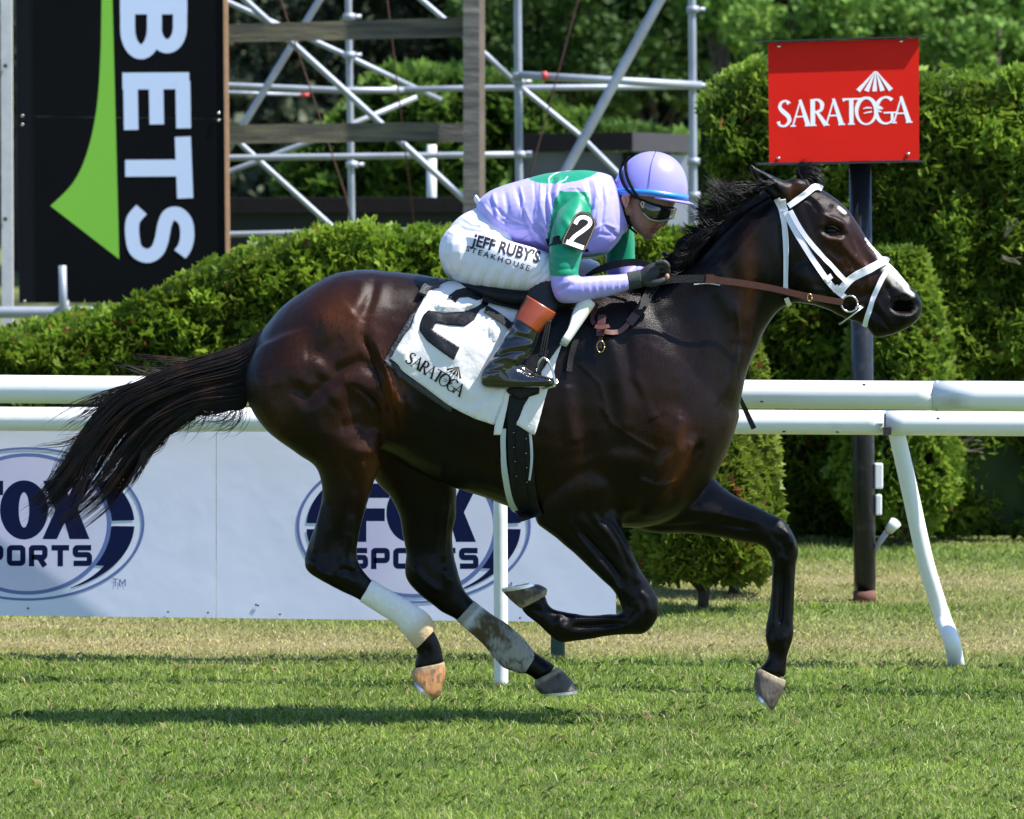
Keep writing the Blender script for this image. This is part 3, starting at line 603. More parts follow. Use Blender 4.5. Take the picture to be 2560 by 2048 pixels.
def px_surf(P2, off, bvh=None, yfix=None):
    """put photo pixels on the surface they lie on, lifted by off metres"""
    out = []; last = None
    for x, y in P2:
        p, n_ = cast(x, y, bvh)
        if p is None:
            p = vat(x, y, last if last is not None else (yfix if yfix is not None else -.05)); n_ = Vector((0, -1, 0)); q = p
        else:
            last = p.y; q = p + n_ * off + (CAMV - p).normalized() * off * .3
        out.append(q)
    return np.array([tuple(v) for v in out])
def drape_poly(name, poly, spacing, off, m, parent, bvh=None, thick=.003, noise=0, nsc=8, seed=0, mirror=False, kind=None):
    poly = resample(np.vstack([poly, poly[:1]]), max(12, int(np.sum(np.linalg.norm(np.diff(np.vstack([poly, poly[:1]]), axis=0), axis=1)) / spacing)))[:-1]
    x0, y0 = poly.min(0); x1, y1 = poly.max(0)
    gx, gy = np.meshgrid(np.arange(x0 + spacing * .3, x1, spacing), np.arange(y0 + spacing * .3, y1, spacing)); G = np.stack([gx.ravel(), gy.ravel()], -1)
    d, _ = seg_dist(G, np.vstack([poly, poly[:1]])); G = G[inside(G, poly) & (d > spacing * .4)]
    A = np.vstack([poly, G]); n = len(poly)
    vs, es, fs, *_ = delaunay_2d_cdt([Vector(v) for v in A], [], [list(range(n))], 1, 1e-4)
    P2 = np.array([tuple(v) for v in vs]); V = px_surf(P2, off, bvh)
    if noise: 
        nn = (vnoise(np.column_stack([P2 * nsc / 300, np.full(len(P2), seed)]), 1, seed + 1, 3) - .35) * noise; V[:, 1] -= nn
    Fc = [tuple(f) for f in fs]
    if mirror == 'joined':
        k = len(V); V = np.vstack([V, V * [1, -1, 1]]); Fc = Fc + [tuple(i + k for i in f[::-1]) for f in Fc]
    me = mesh_from(name, V, Fc); o = link(name, me, m, parent); os_ = [o]
    if mirror is True: os_.append(link(name, mesh_from(name, V * [1, -1, 1], [f[::-1] for f in Fc]), m, parent))
    if thick:
        for q_ in os_: sm = q_.modifiers.new('thickness', 'SOLIDIFY'); sm.thickness = thick; sm.offset = 0
    return o
def strap(name, pts, w, off, m, parent, bvh=None, thick=.003, sub=5, mirror=False):
    """strap of w px lying on the body along photo pixels"""
    P = cur(pts, sub); V2, _ = ribbon2(P, w, max(6, int(np.sum(np.linalg.norm(np.diff(P, axis=0), axis=1)) / 5)))
    V = px_surf(V2, off, bvh); n = len(V) // 3
    for _ in range(3):                       # pulled taut: smooth along its length
        A = V.reshape(n, 3, 3); B = A.copy(); B[1:-1] = (A[:-2] + A[1:-1] * 2 + A[2:]) / 4; V = B.reshape(-1, 3)
    T = np.gradient(V.reshape(n, 3, 3), axis=0); ac = V.reshape(n, 3, 3)[:, 0] - V.reshape(n, 3, 3)[:, 2]
    N_ = np.cross(T[:, 1], ac); N_ /= np.linalg.norm(N_, axis=1)[:, None] + 1e-9; N_ *= np.where(N_[:, 1] > 0, -1, 1)[:, None]
    A = V.reshape(n, 3, 3); top = A + N_[:, None] * thick; VV = np.concatenate([top, A[:, ::-1]], 1).reshape(-1, 3)
    Fc = [(i * 6 + k, i * 6 + (k + 1) % 6, (i + 1) * 6 + (k + 1) % 6, (i + 1) * 6 + k) for i in range(n - 1) for k in range(6)] + [tuple(range(5, -1, -1)), tuple((n - 1) * 6 + k for k in range(6))]
    if mirror: link(name, mesh_from(name, VV * [1, -1, 1], [f[::-1] for f in Fc], smooth=False), m, parent)
    return link(name, mesh_from(name, VV, Fc, smooth=False), m, parent)
def text_px(name, body, origin, angle, height, m, parent, bvh, off=.0012, xs=1.0, bold=0.0, spacing=1.0):
    cu = bpy.data.curves.new(name, 'FONT'); cu.body = body; cu.size = 1.0; cu.offset = bold; cu.space_character = spacing; cu.resolution_u = 3
    o = bpy.data.objects.new(name, cu); SC.collection.objects.link(o); dg = bpy.context.evaluated_depsgraph_get(); dg.update()
    me = bpy.data.meshes.new_from_object(o.evaluated_get(dg)); bpy.data.objects.remove(o); bpy.data.curves.remove(cu)
    bm = bmesh.new(); bm.from_mesh(me); bmesh.ops.remove_doubles(bm, verts=bm.verts, dist=1e-5); bmesh.ops.triangulate(bm, faces=bm.faces)
    bmesh.ops.subdivide_edges(bm, edges=[e for e in bm.edges if e.calc_length() > .3], cuts=1); bmesh.ops.triangulate(bm, faces=bm.faces); bm.to_mesh(me); bm.free()
    V, _ = get_vn(me); k = height / .70; a = math.radians(angle)
    U_ = np.stack([origin[0] + (V[:, 0] * xs * math.cos(a) + V[:, 1] * math.sin(a)) * k, origin[1] + (V[:, 0] * xs * math.sin(a) - V[:, 1] * math.cos(a)) * k], -1)
    set_v(me, px_surf(U_, off, bvh)); me.name = name; return link(name, me, m, parent)
def bvh_of(o):
    dg = bpy.context.evaluated_depsgraph_get(); dg.update(); me = o.evaluated_get(dg).to_mesh()
    b = BVHTree.FromPolygons([tuple(o.matrix_world @ v.co) for v in me.vertices], [tuple(p.vertices) for p in me.polygons]); return b

# ================================================================ TACK
m_cloth = mat('white_cotton_cloth', (.78, .74, .70), .85, noise=.05, nscale=14, bump=.35, bscale=26, bdist=.012, sheen=.1)
m_blackc = mat('black_vinyl_print', (.006, .006, .008), .45, spec=.3, noise=.3, nscale=20, bump=.3, bscale=30)
m_pad = mat('black_quilted_pad', (.006, .006, .008), .7, spec=.2, noise=.3, nscale=40, bump=.6, bscale=50)
m_grey = mat('grey_binding', (.035, .035, .040), .6, noise=.4, nscale=90, bump=.5, bscale=120)
m_web = mat('white_nylon_web', (.82, .79, .86), .5, noise=.05, nscale=200, bump=.3, bscale=300, bdist=.002)
m_leather = mat('brown_leather', (.055, .011, .007), .38, noise=.25, nscale=60, bump=.2, bscale=150, bdist=.003, coat=.15)
m_tanl = mat('tan_leather', (.11, .035, .018), .45, noise=.25, nscale=60)
m_rubber = mat('black_rubber_grip', (.006, .0065, .007), .65, spec=.3, bump=.8, bscale=220, bdist=.003, noise=.2)
m_bleather = mat('black_saddle_leather', (.005, .005, .006), .5, spec=.25, noise=.3, nscale=30, bump=.25, bscale=60)
m_steel = mat('polished_steel', (.62, .60, .56), .22, metal=1.0)
m_brass = mat('brass', (.55, .42, .18), .28, metal=1.0)
m_elas = mat('girth_elastic_edge', (.50, .53, .54), .6, noise=.1, nscale=200)
# saddle cloth
cloth_poly = np.array([(1071,731),(1062,746),(1052,765),(1041,783),(1033,806),(1026,824),(1010,842),(997,862),(986,880),(977,899),(1010,930),(1062,966),(1098,994),(1132,1018),(1185,1044),(1238,1062),(1246,1035),
  (1256,1012),(1262,990),(1300,985),(1420,800),(1440,735),(1380,716),(1300,722),(1220,716),(1150,708),(1118,710)], float)
sc = drape_poly('saddle_cloth', cloth_poly, 9, .009, m_cloth, None, thick=.0035, noise=.011, nsc=9, seed=4, mirror='joined')
tag(sc, 'white numbered saddle cloth draped over the dark bay horse behind its rider', 'saddle cloth')
# soft creases of the cloth
for poly, r_, a_ in [([(1075,745),(1110,765),(1160,768),(1195,752)], 7, 12), ([(1085,735),(1130,745),(1180,762)], 6, 9), ([(1000,880),(1015,905),(1030,915)], 8, 7), ([(1040,800),(1030,850),(1010,880)], 8, 5),
    ([(1180,770),(1150,785),(1080,775)], 5, -8), ([(1230,1000),(1210,1010),(1190,1030)], 8, 6), ([(1110,930),(1150,960),(1200,990)], 14, 5), ([(1215,780),(1228,800),(1240,840)], 7, 10), ([(1200,790),(1215,815)], 6, 7), ([(1075,835),(1110,880),(1140,900)], 14, 5), ([(1245,960),(1225,980),(1215,1010)], 9, -5)]:
    V, N_ = get_vn(sc.data); d, pos = seg_dist(to_px(V), poly); V[:, 1] -= np.where(V[:, 1] < 0, 1, -1) * np.exp(-(d / r_) ** 2) * a_ * .0014; set_v(sc.data, V)
SCB = bvh_of(sc)
def r3(l): return np.array([(900 + x / 3.45, 650 + y / 3.45) for x, y in l], float)
drape_poly('number_two', r3([(590,435),(720,460),(870,450),(980,420),(1040,385),(1062,335),(1108,350),(1100,400),(1035,432),(990,515),(900,575),(760,565),(655,545),(625,605),(740,680),(860,755),(808,865),(700,790),(580,700),(512,610),(520,540),(548,475)]), 5, .002, m_blackc, sc, SCB, thick=.0008)
drape_poly('number_two_top', r3([(758,318),(830,262),(900,245),(980,250),(1045,285),(1062,330),(1015,352),(930,322),(850,330),(830,372)]), 5, .002, m_blackc, sc, SCB, thick=.0008)
logo, LW = saratoga_logo()
a0, b0 = np.array([1012., 905.]), np.array([1150., 993.]); ex = (b0 - a0) / LW; hh = 31.0; ez = np.array([ex[1], -ex[0]]); ez = ez / np.linalg.norm(ez) * hh
lay('cloth_lettering', [(np.asarray(p), w) for p, w in logo], lambda U_, l: px_surf(a0 + U_[:, :1] * ex + U_[:, 1:2] * ez, .0012 + l, SCB), m_blackc, sc, step=.0001)
drape_poly('cloth_binding', np.array([(1041,783),(1026,824),(1001,852),(977,899),(1010,930),(1062,966),(1132,1018),(1128,1031),(1056,983),(1000,944),(957,903),(985,858),(1004,826),(1028,788)], float), 7, .005, m_grey, sc, thick=.004, noise=.006, nsc=30, seed=9)
drape_poly('under_pad', np.array([(1060,742),(1100,712),(1140,707),(1150,740),(1100,800),(1040,880),(960,902),(984,856),(1030,780)], float), 10, .0035, m_pad, sc, thick=.004)
strap('pad_roll', [(1056,745),(1062,730),(1078,722),(1096,718)], 17, .012, m_grey, sc, thick=.012)
drape_poly('cloth_front_flap', np.array([(1398,846),(1402,866),(1388,905),(1380,945),(1367,978),(1352,1030),(1335,1086),(1290,1060),(1308,1015),(1329,983),(1345,935),(1362,885)], float), 7, .013, m_cloth, sc, thick=.003, noise=.006, nsc=20, seed=2)
drape_poly('cloth_tab', np.array([(1262,976),(1277,976),(1264,1030),(1252,1085),(1236,1085),(1240,1055),(1254,1012)], float), 6, .014, m_cloth, sc, thick=.003)
# saddle
sd = MB()
sd.loft([(1130,700,1132,722,.0,.05),(1165,696,1170,738,0,.13),(1230,702,1235,765,0,.21),(1300,708,1305,775,0,.235),(1380,700,1385,790,0,.23),(1440,696,1440,795,0,.20),(1478,712,1470,780,0,.12),(1490,730,1485,750,0,.05)], n=28, e=2.6)
saddle = link('racing_saddle', voxel(sd, 'racing_saddle', .008, 3), m_bleather)
tag(saddle, 'small black racing saddle strapped on the horse under the jockey', 'saddle')
drape_poly('saddle_flap', np.array([(1310,745),(1440,750),(1452,775),(1428,830),(1388,880),(1352,930),(1345,985),(1300,1000),(1265,980),(1280,900),(1290,850)], float), 8, .016, m_bleather, saddle, thick=.004, mirror=True)
g_path = [(1300,960),(1299,1020),(1300,1080),(1302,1140),(1307,1200),(1316,1252),(1330,1296)]
strap('girth', g_path, 60, .006, m_rubber, saddle, thick=.006, mirror=True)
strap('girth_edge', [(1258,1070),(1258,1120),(1264,1180),(1275,1235),(1292,1272),(1314,1293)], 14, .008, m_elas, saddle, thick=.006)
strap('girth_edge', [(1326,1082),(1328,1120),(1327,1160),(1324,1196)], 6, .008, m_elas, saddle, thick=.006)
strap('girth_strap', [(1298,1075),(1300,1120),(1303,1180),(1312,1250)], 22, .013, m_bleather, saddle, thick=.003)
st_ = MB(); st_.ball((0, 0, 0), .0032, None, 8, 6); st_ = st_.mesh('stud')
st_.materials.append(m_steel)
for x, y in [(1285,1080),(1285,1115),(1287,1150),(1292,1185),(1316,1095),(1316,1130),(1317,1165),(1318,1200)]:
    o = link('stud', st_, None, saddle); o.scale = (.6, .6, .6); o.location = px_surf([(x, y)], .014)[0]
strap('surcingle', [(1206,757),(1240,765),(1275,773),(1310,783)], 15, .022, m_rubber, saddle, thick=.004)
strap('surcingle', [(1212,782),(1240,797),(1266,815),(1285,832)], 17, .020, m_rubber, saddle, thick=.004)
# cream foam pad rolled under the pommel
fp = MB(); C0, C1 = vat(1470, 752, -.245), vat(1402, 856, -.30); n_ = 24; V = []; ax = (C1 - C0).normalized(); s1 = Vector((0, -1, 0)); s1 = (s1 - ax * s1.dot(ax)).normalized(); s2 = ax.cross(s1)
for i in range(9):
    f = i / 8; c = C0.lerp(C1, f); r_ = .029 * (1 - .15 * f); op = 20 + 150 * smoothstep(.1, .8, f)
    for k in range(n_):
        a = math.radians(95 + op / 2 + (360 - op) * k / (n_ - 1)); V.append(tuple(c + s1 * math.cos(a) * r_ + s2 * math.sin(a) * r_))
fp.add(V, [(i * n_ + k, i * n_ + k + 1, (i + 1) * n_ + k + 1, (i + 1) * n_ + k) for i in range(8) for k in range(n_ - 1)])
fo = fp.build('foam_roll', mat('cream_foam', (.72, .66, .46), .7, col2=(.66, .66, .62), nscale=5, noise=.05), saddle); sm = fo.modifiers.new('thickness', 'SOLIDIFY'); sm.thickness = .007
# stirrup
lp = MB()
for k in range(3):
    x = (k - 1) * 5.5; P = np.array([vat(1372 + x * .7, 800, -.315), vat(1362 + x, 850, -.325), vat(1354 + x, 893, -.33)]); lp.tube(catmull(P, 6), .0042, 8)
lp.build('stirrup_leather', m_rubber, saddle)
ir = MB(); P = [at(1357, 893, -.33), at(1370, 903, -.335), at(1381, 925, -.34), at(1386, 948, -.345), at(1388, 962, -.345)]; ir.tube(catmull(np.array(P), 5), .0045, 10)
P = [at(1357, 893, -.33), at(1346, 908, -.325), at(1340, 930, -.30), at(1341, 950, -.27), at(1345, 964, -.265)]; ir.tube(catmull(np.array(P), 5), .0045, 10)
P = [at(1345, 966, -.262), at(1362, 970, -.30), at(1388, 964, -.345)]; ir.tube(catmull(np.array(P), 5), .006, 10)
P = [at(1388, 962, -.345), at(1394, 956, -.335), at(1390, 948, -.33)]; ir.tube(catmull(np.array(P), 5), .003, 8)
ir.build('stirrup_iron', m_steel, saddle)
# neck strap and its knot
yk = empty('breast_yoke', (0.3, 0, 1.4)); tag(yk, 'brown leather yoke strap crossing the horse\'s shoulder with a tied keeper loop', 'harness')
strap('yoke_strap', [(1640,712),(1625,735),(1602,772),(1588,792)], 24, .008, m_rubber, yk, thick=.004)
strap('yoke_keeper', [(1588,790),(1582,800),(1571,812)], 21, .010, m_leather, yk, thick=.006)
strap('yoke_end', [(1572,810),(1560,822),(1545,832),(1525,835),(1512,832)], 12, .008, m_tanl, yk, thick=.004)
strap('keeper_loop', [(1504,795),(1503,815),(1502,845)], 20, .016, m_leather, yk, thick=.008)
strap('keeper_loop', [(1488,823),(1503,829),(1520,826)], 9, .030, m_tanl, yk, thick=.004)
strap('keeper_tail', [(1492,765),(1486,785),(1478,802),(1486,815)], 11, .014, m_leather, yk, thick=.004)
strap('keeper_tail', [(1504,845),(1503,860),(1502,872)], 9, .010, m_leather, yk, thick=.003)
bk = MB(); p = px_surf([(1503, 868)], .012)[0]; t_ = np.linspace(0, 2 * math.pi, 20); bk.tube(np.stack([p[0] + .013 * np.cos(t_), np.full(20, p[1]), p[2] + .020 * np.sin(t_)], -1), .002, 6); bk.build('buckle', m_brass, yk)
strap('billet', [(1440,850),(1430,880),(1424,905),(1420,930)], 15, .010, m_rubber, yk, thick=.003)
adopt(yk)
# bridle
br = empty('bridle', (0.97, 0, 1.95)); tag(br, 'white nylon bridle with noseband and bit on the horse\'s head', 'bridle')
def r1(l): return [(1600 + x / 2.695, 350 + y / 2.695) for x, y in l]
strap('throat_latch', r1([(925,392),(955,480),(978,600),(986,750),(984,880),(980,1000)]), 14, .003, m_web, br, mirror=True)
strap('throat_latch_end', r1([(982,1058),(995,1090),(1010,1112)]), 13, .006, m_web, br)
strap('browband', r1([(1000,445),(1050,412),(1100,372),(1150,335),(1195,322),(1226,333)]), 17, .006, m_web, br, mirror=True, thick=.004)
strap('crown_strap', r1([(962,395),(970,440),(985,478)]), 12, .006, m_web, br, mirror=True)
strap('cheek_strap', r1([(978,478),(1040,600),(1110,720),(1190,850),(1260,950),(1330,1020),(1378,1058)]), 14, .005, m_web, br, mirror=True)
strap('cheek_strap', r1([(1015,480),(1075,590),(1150,700),(1240,800),(1320,890),(1385,955)]), 12, .007, m_web, br, mirror=True)
strap('noseband', r1([(1345,1015),(1375,975),(1430,925),(1510,885),(1590,845),(1650,815),(1672,822)]), 19, .005, m_web, br, mirror=True, thick=.005)
strap('figure_eight_strap', r1([(1690,858),(1640,915),(1590,1020),(1550,1130),(1525,1215),(1520,1252)]), 13, .004, m_web, br, mirror=True)
strap('keeper', r1([(1255,915),(1275,940)]), 20, .009, m_web, br); strap('keeper', r1([(1305,985),(1325,1008)]), 20, .009, m_web, br)
bt = MB(); p = px_surf([(2123, 757)], .012)[0]; t_ = np.linspace(0, 2 * math.pi, 26); bt.tube(np.stack([p[0] + .028 * np.cos(t_), np.full(26, p[1] - .004), p[2] + .028 * np.sin(t_)], -1), .0035, 8)
bt.tube([at(2138, 770, p[1] - .004), at(2150, 768, p[1] + .002), at(2160, 766, p[1] + .02)], .005, 8)
bt.tube([at(2098, 812, p[1] - .004), at(2125, 792, p[1] - .006), at(2158, 768, p[1])], .003, 8)
bt.build('bit_ring', m_steel, br)
adopt(br)
rn = empty('reins', (0.6, -.2, 1.65)); tag(rn, 'brown leather reins running from the jockey\'s glove to the bit', 'reins')
def band(name, P, w, thick, m, parent):
    """flat strap through world points, its width across the picture"""
    P = catmull(np.asarray(P, float), 6); T = np.gradient(P, axis=0); T /= np.linalg.norm(T, axis=1)[:, None]
    s_ = np.cross(T, [0, 1, 0]); s_ /= np.linalg.norm(s_, axis=1)[:, None]; n_ = np.cross(T, s_); V = []
    w = np.interp(np.linspace(0, 1, len(P)), np.linspace(0, 1, len(np.atleast_1d(w))), np.atleast_1d(w))
    for i in range(len(P)):
        for a, b in ((1, 1), (1, -1), (-1, -1), (-1, 1)): V.append(P[i] + s_[i] * a * w[i] / 2 + n_[i] * b * thick / 2)
    m_ = len(P); Fc = [(i * 4 + k, i * 4 + (k + 1) % 4, (i + 1) * 4 + (k + 1) % 4, (i + 1) * 4 + k) for i in range(m_ - 1) for k in range(4)] + [(3, 2, 1, 0), tuple((m_ - 1) * 4 + k for k in range(4))]
    q = MB(); q.add(V, Fc); return q.build(name, m, parent, smooth=False)
band('rein_grip', [at(1640,702,-.235), at(1672,700,-.232), at(1715,697,-.220), at(1772,697,-.205)], [.022,.024,.026,.026], .005, m_rubber, rn)
band('rein_strap', [at(1766,696,-.208), at(1800,701,-.198), at(1860,709,-.175), at(1930,721,-.15), at(2000,737,-.125), at(2060,748,-.10), at(2108,756,-.082)], [.027,.024,.023,.022,.022,.022,.022], .004, m_leather, rn)
band('rein_keeper', [at(1764,696,-.208), at(1773,697,-.206), at(1784,698,-.203)], .030, .009, m_leather, rn)
band('rein_edge', [at(1735,711,-.2), at(1770,709,-.196), at(1800,713,-.19)], .003, .003, m_web, rn)
q = MB(); t_ = np.linspace(0, 2 * math.pi, 16); P = at(2024, 744, -.125); q.tube(np.stack([P[0] + .008 * np.cos(t_), np.full(16, P[1]), P[2] + .013 * np.sin(t_)], -1), .002, 6); q.build('rein_buckle', m_brass, rn)
band('rein_strap', [at(1680,690,.16), at(1800,690,.19), at(1930,715,.15), at(2108,752,.082)], .022, .004, m_leather, rn)
band('rein_bridge', [at(1467,690,-.10), at(1500,673,-.13), at(1545,660,-.15), at(1590,656,-.16), at(1625,664,-.17)], [.012,.024,.026,.024,.02], .008, m_rubber, rn)
adopt(rn)
# whip on the far side
wh = MB(); wh.tube([at(1660,632,.02), at(1672,645,.03), at(1682,672,.04)], [.010,.011,.008], 10)
wh.tube([at(1680,668,.04), at(1760,820,.20), at(1850,1000,.245)], [.006,.005,.004], 8)
wo_ = wh.build('riding_whip', m_rubber); tag(wo_, 'black riding whip carried in the jockey\'s far hand, its flap hanging past the chest', 'whip')
band('whip_flap', [at(1849,992,.245), at(1862,1022,.245), at(1885,1072,.245)], [.012,.017,.019], .005, m_bleather, wo_)
# leg bandages
m_band = mat('white_bandage', (.78, .77, .70), .8, noise=.06, nscale=30, bump=.5, bscale=60, bdist=.006, stretch=(1, 1, 2))
def tube_on(name, st_, m, sc_=1.06, Yc=0, mb_noise=.0015, **k):
    q = MB(); q.loft(st_, n=36, e=2.1, sub=6, dome=.01, scale=sc_); o = q.build(name, m, **k)
    V, N_ = get_vn(o.data); V += N_ * ((vnoise(V, 40, 3, 2) - .5) * mb_noise * 2)[:, None]; set_v(o.data, V); return o
b1 = tube_on('leg_bandage', [(900,1502,930,1450,NH,.034),(941,1528,968,1473,NH,.032),(990,1559,1030,1510,NH,.032),(1014,1588,1068,1536,NH,.036),(1034,1614,1084,1560,NH,.038),(1040,1622,1087,1574,NH,.036)], m_band)
V, _ = get_vn(b1.data); U1 = to_px(V); k_ = smoothstep(-30, 40, (U1[:, 0] - 1040) * .85 + (U1[:, 1] - 1556) * .6 + 18 * (vnoise(V, 30, 2) - .5)); c = np.array([.80, .75, .68]) * (1 - k_[:, None]) + np.array([.60, .42, .22]) * k_[:, None]
paint(b1.data, 'wear', c); b1.data.materials.clear(); b1.data.materials.append(mat('sandy_bandage', attr='wear', rough=.8, noise=.06, nscale=60, bump=.5, bscale=80, bdist=.005))
tag(b1, 'clean white bandage on the near hind leg, sandy at its lower end', 'bandage', 'bandages on the hind legs')
rg = MB()
for f in (.22, .48, .70): 
    a = np.array([(900,1502),(1014,1588),(1038,1620)]); c0 = np.array([(930,1450),(1068,1536),(1087,1574)])
    pa = np.array([np.interp(f, [0, .8, 1], a[:, k]) for k in (0, 1)]); pc = np.array([np.interp(f, [0, .8, 1], c0[:, k]) for k in (0, 1)])
b2 = tube_on('leg_bandage', [(1142,1550,1184,1503,FH,.033),(1180,1583,1226,1536,FH,.032),(1213,1613,1264,1560,FH,.032),(1238,1644,1295,1587,FH,.036),(1262,1668,1318,1611,FH,.038),(1298,1681,1336,1634,FH,.034),(1312,1682,1338,1642,FH,.032)], m_band)
V, _ = get_vn(b2.data); U1 = to_px(V); t1 = (U1[:, 0] - 1150) * .8 + (U1[:, 1] - 1530) * .6; n1_ = .5 * vnoise(V, 45, 8, 3) + .5 * vnoise(V * [1, 1, 2.5], 230, 18, 2)
k_ = smoothstep(.40, .66, n1_ + .22 * np.exp(-((t1 - 75) / 45) ** 2) - .06) * smoothstep(30, 60, t1); c = np.array([.36, .34, .30])[None] * np.ones((len(V), 1)); c[(t1 > 28) & (t1 < 42)] = (.62, .62, .64)
c = c * (1 - k_[:, None]) + np.array([.10, .068, .030]) * k_[:, None]; paint(b2.data, 'wear', c); b2.data.materials.clear(); b2.data.materials.append(mat('muddy_bandage', attr='wear', rough=.85, noise=.12, nscale=90, bump=.5, bscale=90, bdist=.005))
tag(b2, 'grey mud-stained bandage on the far hind leg', 'bandage', 'bandages on the hind legs')
# ================================================================ JOCKEY
m_skin = mat('skin', (.42, .20, .13), .5, noise=.12, nscale=25, bump=.25, bscale=160, bdist=.002, sss=.08)
m_jer = mat('silk_jersey', attr='dye', rough=.42, spec=.4, sheen=.1, bump=.22, bscale=30, bdist=.008, stretch=(1, 1, .6))
m_bre = mat('white_breeches', (.72, .70, .78), .48, noise=.03, nscale=10, bump=.16, bscale=24, bdist=.008, stretch=(1.6, 1, 1.0))
m_boot = mat('black_patent_boot', (.008, .008, .010), .12, coat=.9, coat_rough=.06, bump=.35, bscale=14, bdist=.02)
m_orange = mat('orange_boot_cuff', (.34, .060, .012), .32, noise=.15, nscale=25, coat=.3, col2=(.28, .045, .012))
m_sock = mat('black_legging', (.012, .012, .015), .65, noise=.2, nscale=50)
m_glove = mat('grey_glove', (.022, .022, .022), .65, noise=.2, nscale=70, bump=.4, bscale=160, bdist=.003)
m_cuffk = mat('knitted_glove_cuff', (.035, .045, .040), .9, noise=.3, nscale=150, bump=.8, bscale=260, bdist=.003)
LAV = np.array([.37, .335, .78]); GRN = np.array([.0, .235, .12])
tors = [(1192,508,1215,590,-.0,.09),(1205,492,1232,604,0,.135),(1228,476,1262,612,0,.155),(1273,459,1310,624,0,.165),(1321,445,1358,634,0,.170),(1369,433,1408,642,0,.175),(1421,427,1458,648,0,.185),(1462,425,1508,640,0,.185),(1500,430,1545,606,0,.15),(1528,440,1562,578,0,.10)]
slv_n = [(1412,506,1458,480,-.12,.06),(1392,532,1468,520,-.172,.062),(1381,565,1468,565,-.21,.060),(1374,610,1460,615,-.24,.055),(1372,655,1450,655,-.26,.052),(1375,692,1446,684,-.268,.052),
 (1381,728,1452,692,-.27,.052),(1398,755,1474,690,-.268,.052),(1435,758,1497,689,-.26,.048),(1485,749,1522,688,-.245,.044),(1530,738,1546,686,-.225,.038),(1574,724,1570,683,-.205,.034)]
slv_f = [(1480,500,1560,500,.12,.07),(1502,545,1578,545,.16,.062),(1510,590,1586,592,.18,.056),(1514,640,1588,640,.19,.052),(1518,690,1590,668,.19,.048),(1545,716,1600,662,.185,.045),(1585,712,1618,662,.175,.040),(1620,706,1634,666,.16,.034)]
q = MB(); q.loft(tors, n=36, e=2.3); q.loft(slv_n, n=28); q.loft(slv_f, n=28)
q.ball(at(1425, 545, -.12), (.068, .09, .062)); q.ball(at(1530, 535, .11), (.06, .08, .06))
me = voxel(q, 'jersey', .0042, 6)
NS = (-.5, -.135)
TS = (-.215, .5)
W_ = [([(1222,500),(1260,540),(1300,560)], 3.4, -5, TS), ([(1210,512),(1240,545),(1275,575)], 3.4, 4, TS), ([(1300,465),(1308,500),(1302,540)], 3, 3.5, TS), ([(1335,455),(1338,500),(1330,545)], 3, -3.5, TS), ([(1352,455),(1350,510),(1362,560),(1372,600)], 3, 4, TS), ([(1366,462),(1364,520),(1372,560)], 3, -5, TS), ([(1375,500),(1378,560),(1372,600)], 3.2, 4, TS), ([(1300,600),(1340,585),(1372,590)], 3.2, -4, TS), ([(1270,580),(1310,572),(1350,580)], 3, 3, TS), ([(1485,455),(1496,500),(1490,560)], 3, 4, TS), ([(1506,455),(1512,510),(1504,580)], 3.4, -5, TS), ([(1470,600),(1500,585),(1530,590)], 3.4, -4, TS), ([(1475,580),(1510,560),(1540,570)], 3.2, 4, TS), ([(1440,470),(1462,490),(1474,520)], 3.4, -4, 0), ([(1400,480),(1420,470),(1450,470)], 3.2, 3, 0), ([(1262,480),(1270,530),(1262,590)], 6, -5, 0), ([(1290,470),(1310,540),(1345,620)], 5, -5, 0), ([(1310,520),(1330,570),(1370,620)], 5, 5, 0), ([(1232,480),(1240,520),(1246,550)], 5, 6, 0),
 ([(1385,440),(1375,480),(1382,520)], 5, -6, 0), ([(1400,440),(1390,480),(1395,510)], 5, 4, 0), ([(1360,470),(1365,520),(1378,560)], 5, -4, 0), ([(1470,450),(1478,490),(1480,530)], 7, -7, 0), ([(1500,460),(1510,500),(1500,560)], 6, -5, 0),
 ([(1490,480),(1486,520),(1478,560),(1465,600)], 5, 6, 0), ([(1530,480),(1540,530),(1548,570)], 5, -4, 0), ([(1250,552),(1300,560),(1370,575)], 3, -3, 0), ([(1410,545),(1440,600),(1480,630)], 8, 5, 0), ([(1345,560),(1385,600)], 6, -5, 0),
 ([(1215,520),(1235,548),(1248,552)], 4, 6, 0), ([(1280,590),(1330,600),(1370,612)], 6, 4, 0), ([(1510,560),(1540,590)], 5, -4, 0)]
for x in (1462, 1482, 1500, 1518, 1540, 1555): W_.append(([(x, 690), (x - 3, 715), (x + 2, 742)], 2.6, -1.1, NS))
for x in (1472, 1491, 1509, 1530, 1548, 1564): W_.append(([(x, 688), (x - 2, 712), (x + 2, 740)], 2.2, 1.2, NS))
for y in (600, 640, 668): W_.append(([(1378, y), (1400, y + 6), (1444, y + 2)], 4, -2.5, NS))
W_ += [([(1395,705),(1410,692),(1440,690)], 4, -4, NS), ([(1398,715),(1425,702)], 4, 3, NS), ([(1395,730),(1430,712)], 4, -3, NS)]
V = sculpt(me, W_); _, N_ = get_vn(me); V += N_ * ((vnoise(V * [1, 1, .6], 22, 2, 2) - .5) * .004)[:, None]; set_v(me, V)
U = to_px(V); col = np.repeat(LAV[None], len(V), 0)
grn = inside(U, [(1386,500),(1400,478),(1470,480),(1480,530),(1466,620),(1449,689),(1370,691),(1366,600),(1378,540)]) & (V[:, 1] < -.135 + .0)
cap = ((U[:, 0] - 1424) / 44) ** 2 + ((U[:, 1] - 545) / 42) ** 2 < 1; grn |= cap & (V[:, 1] < -.10)
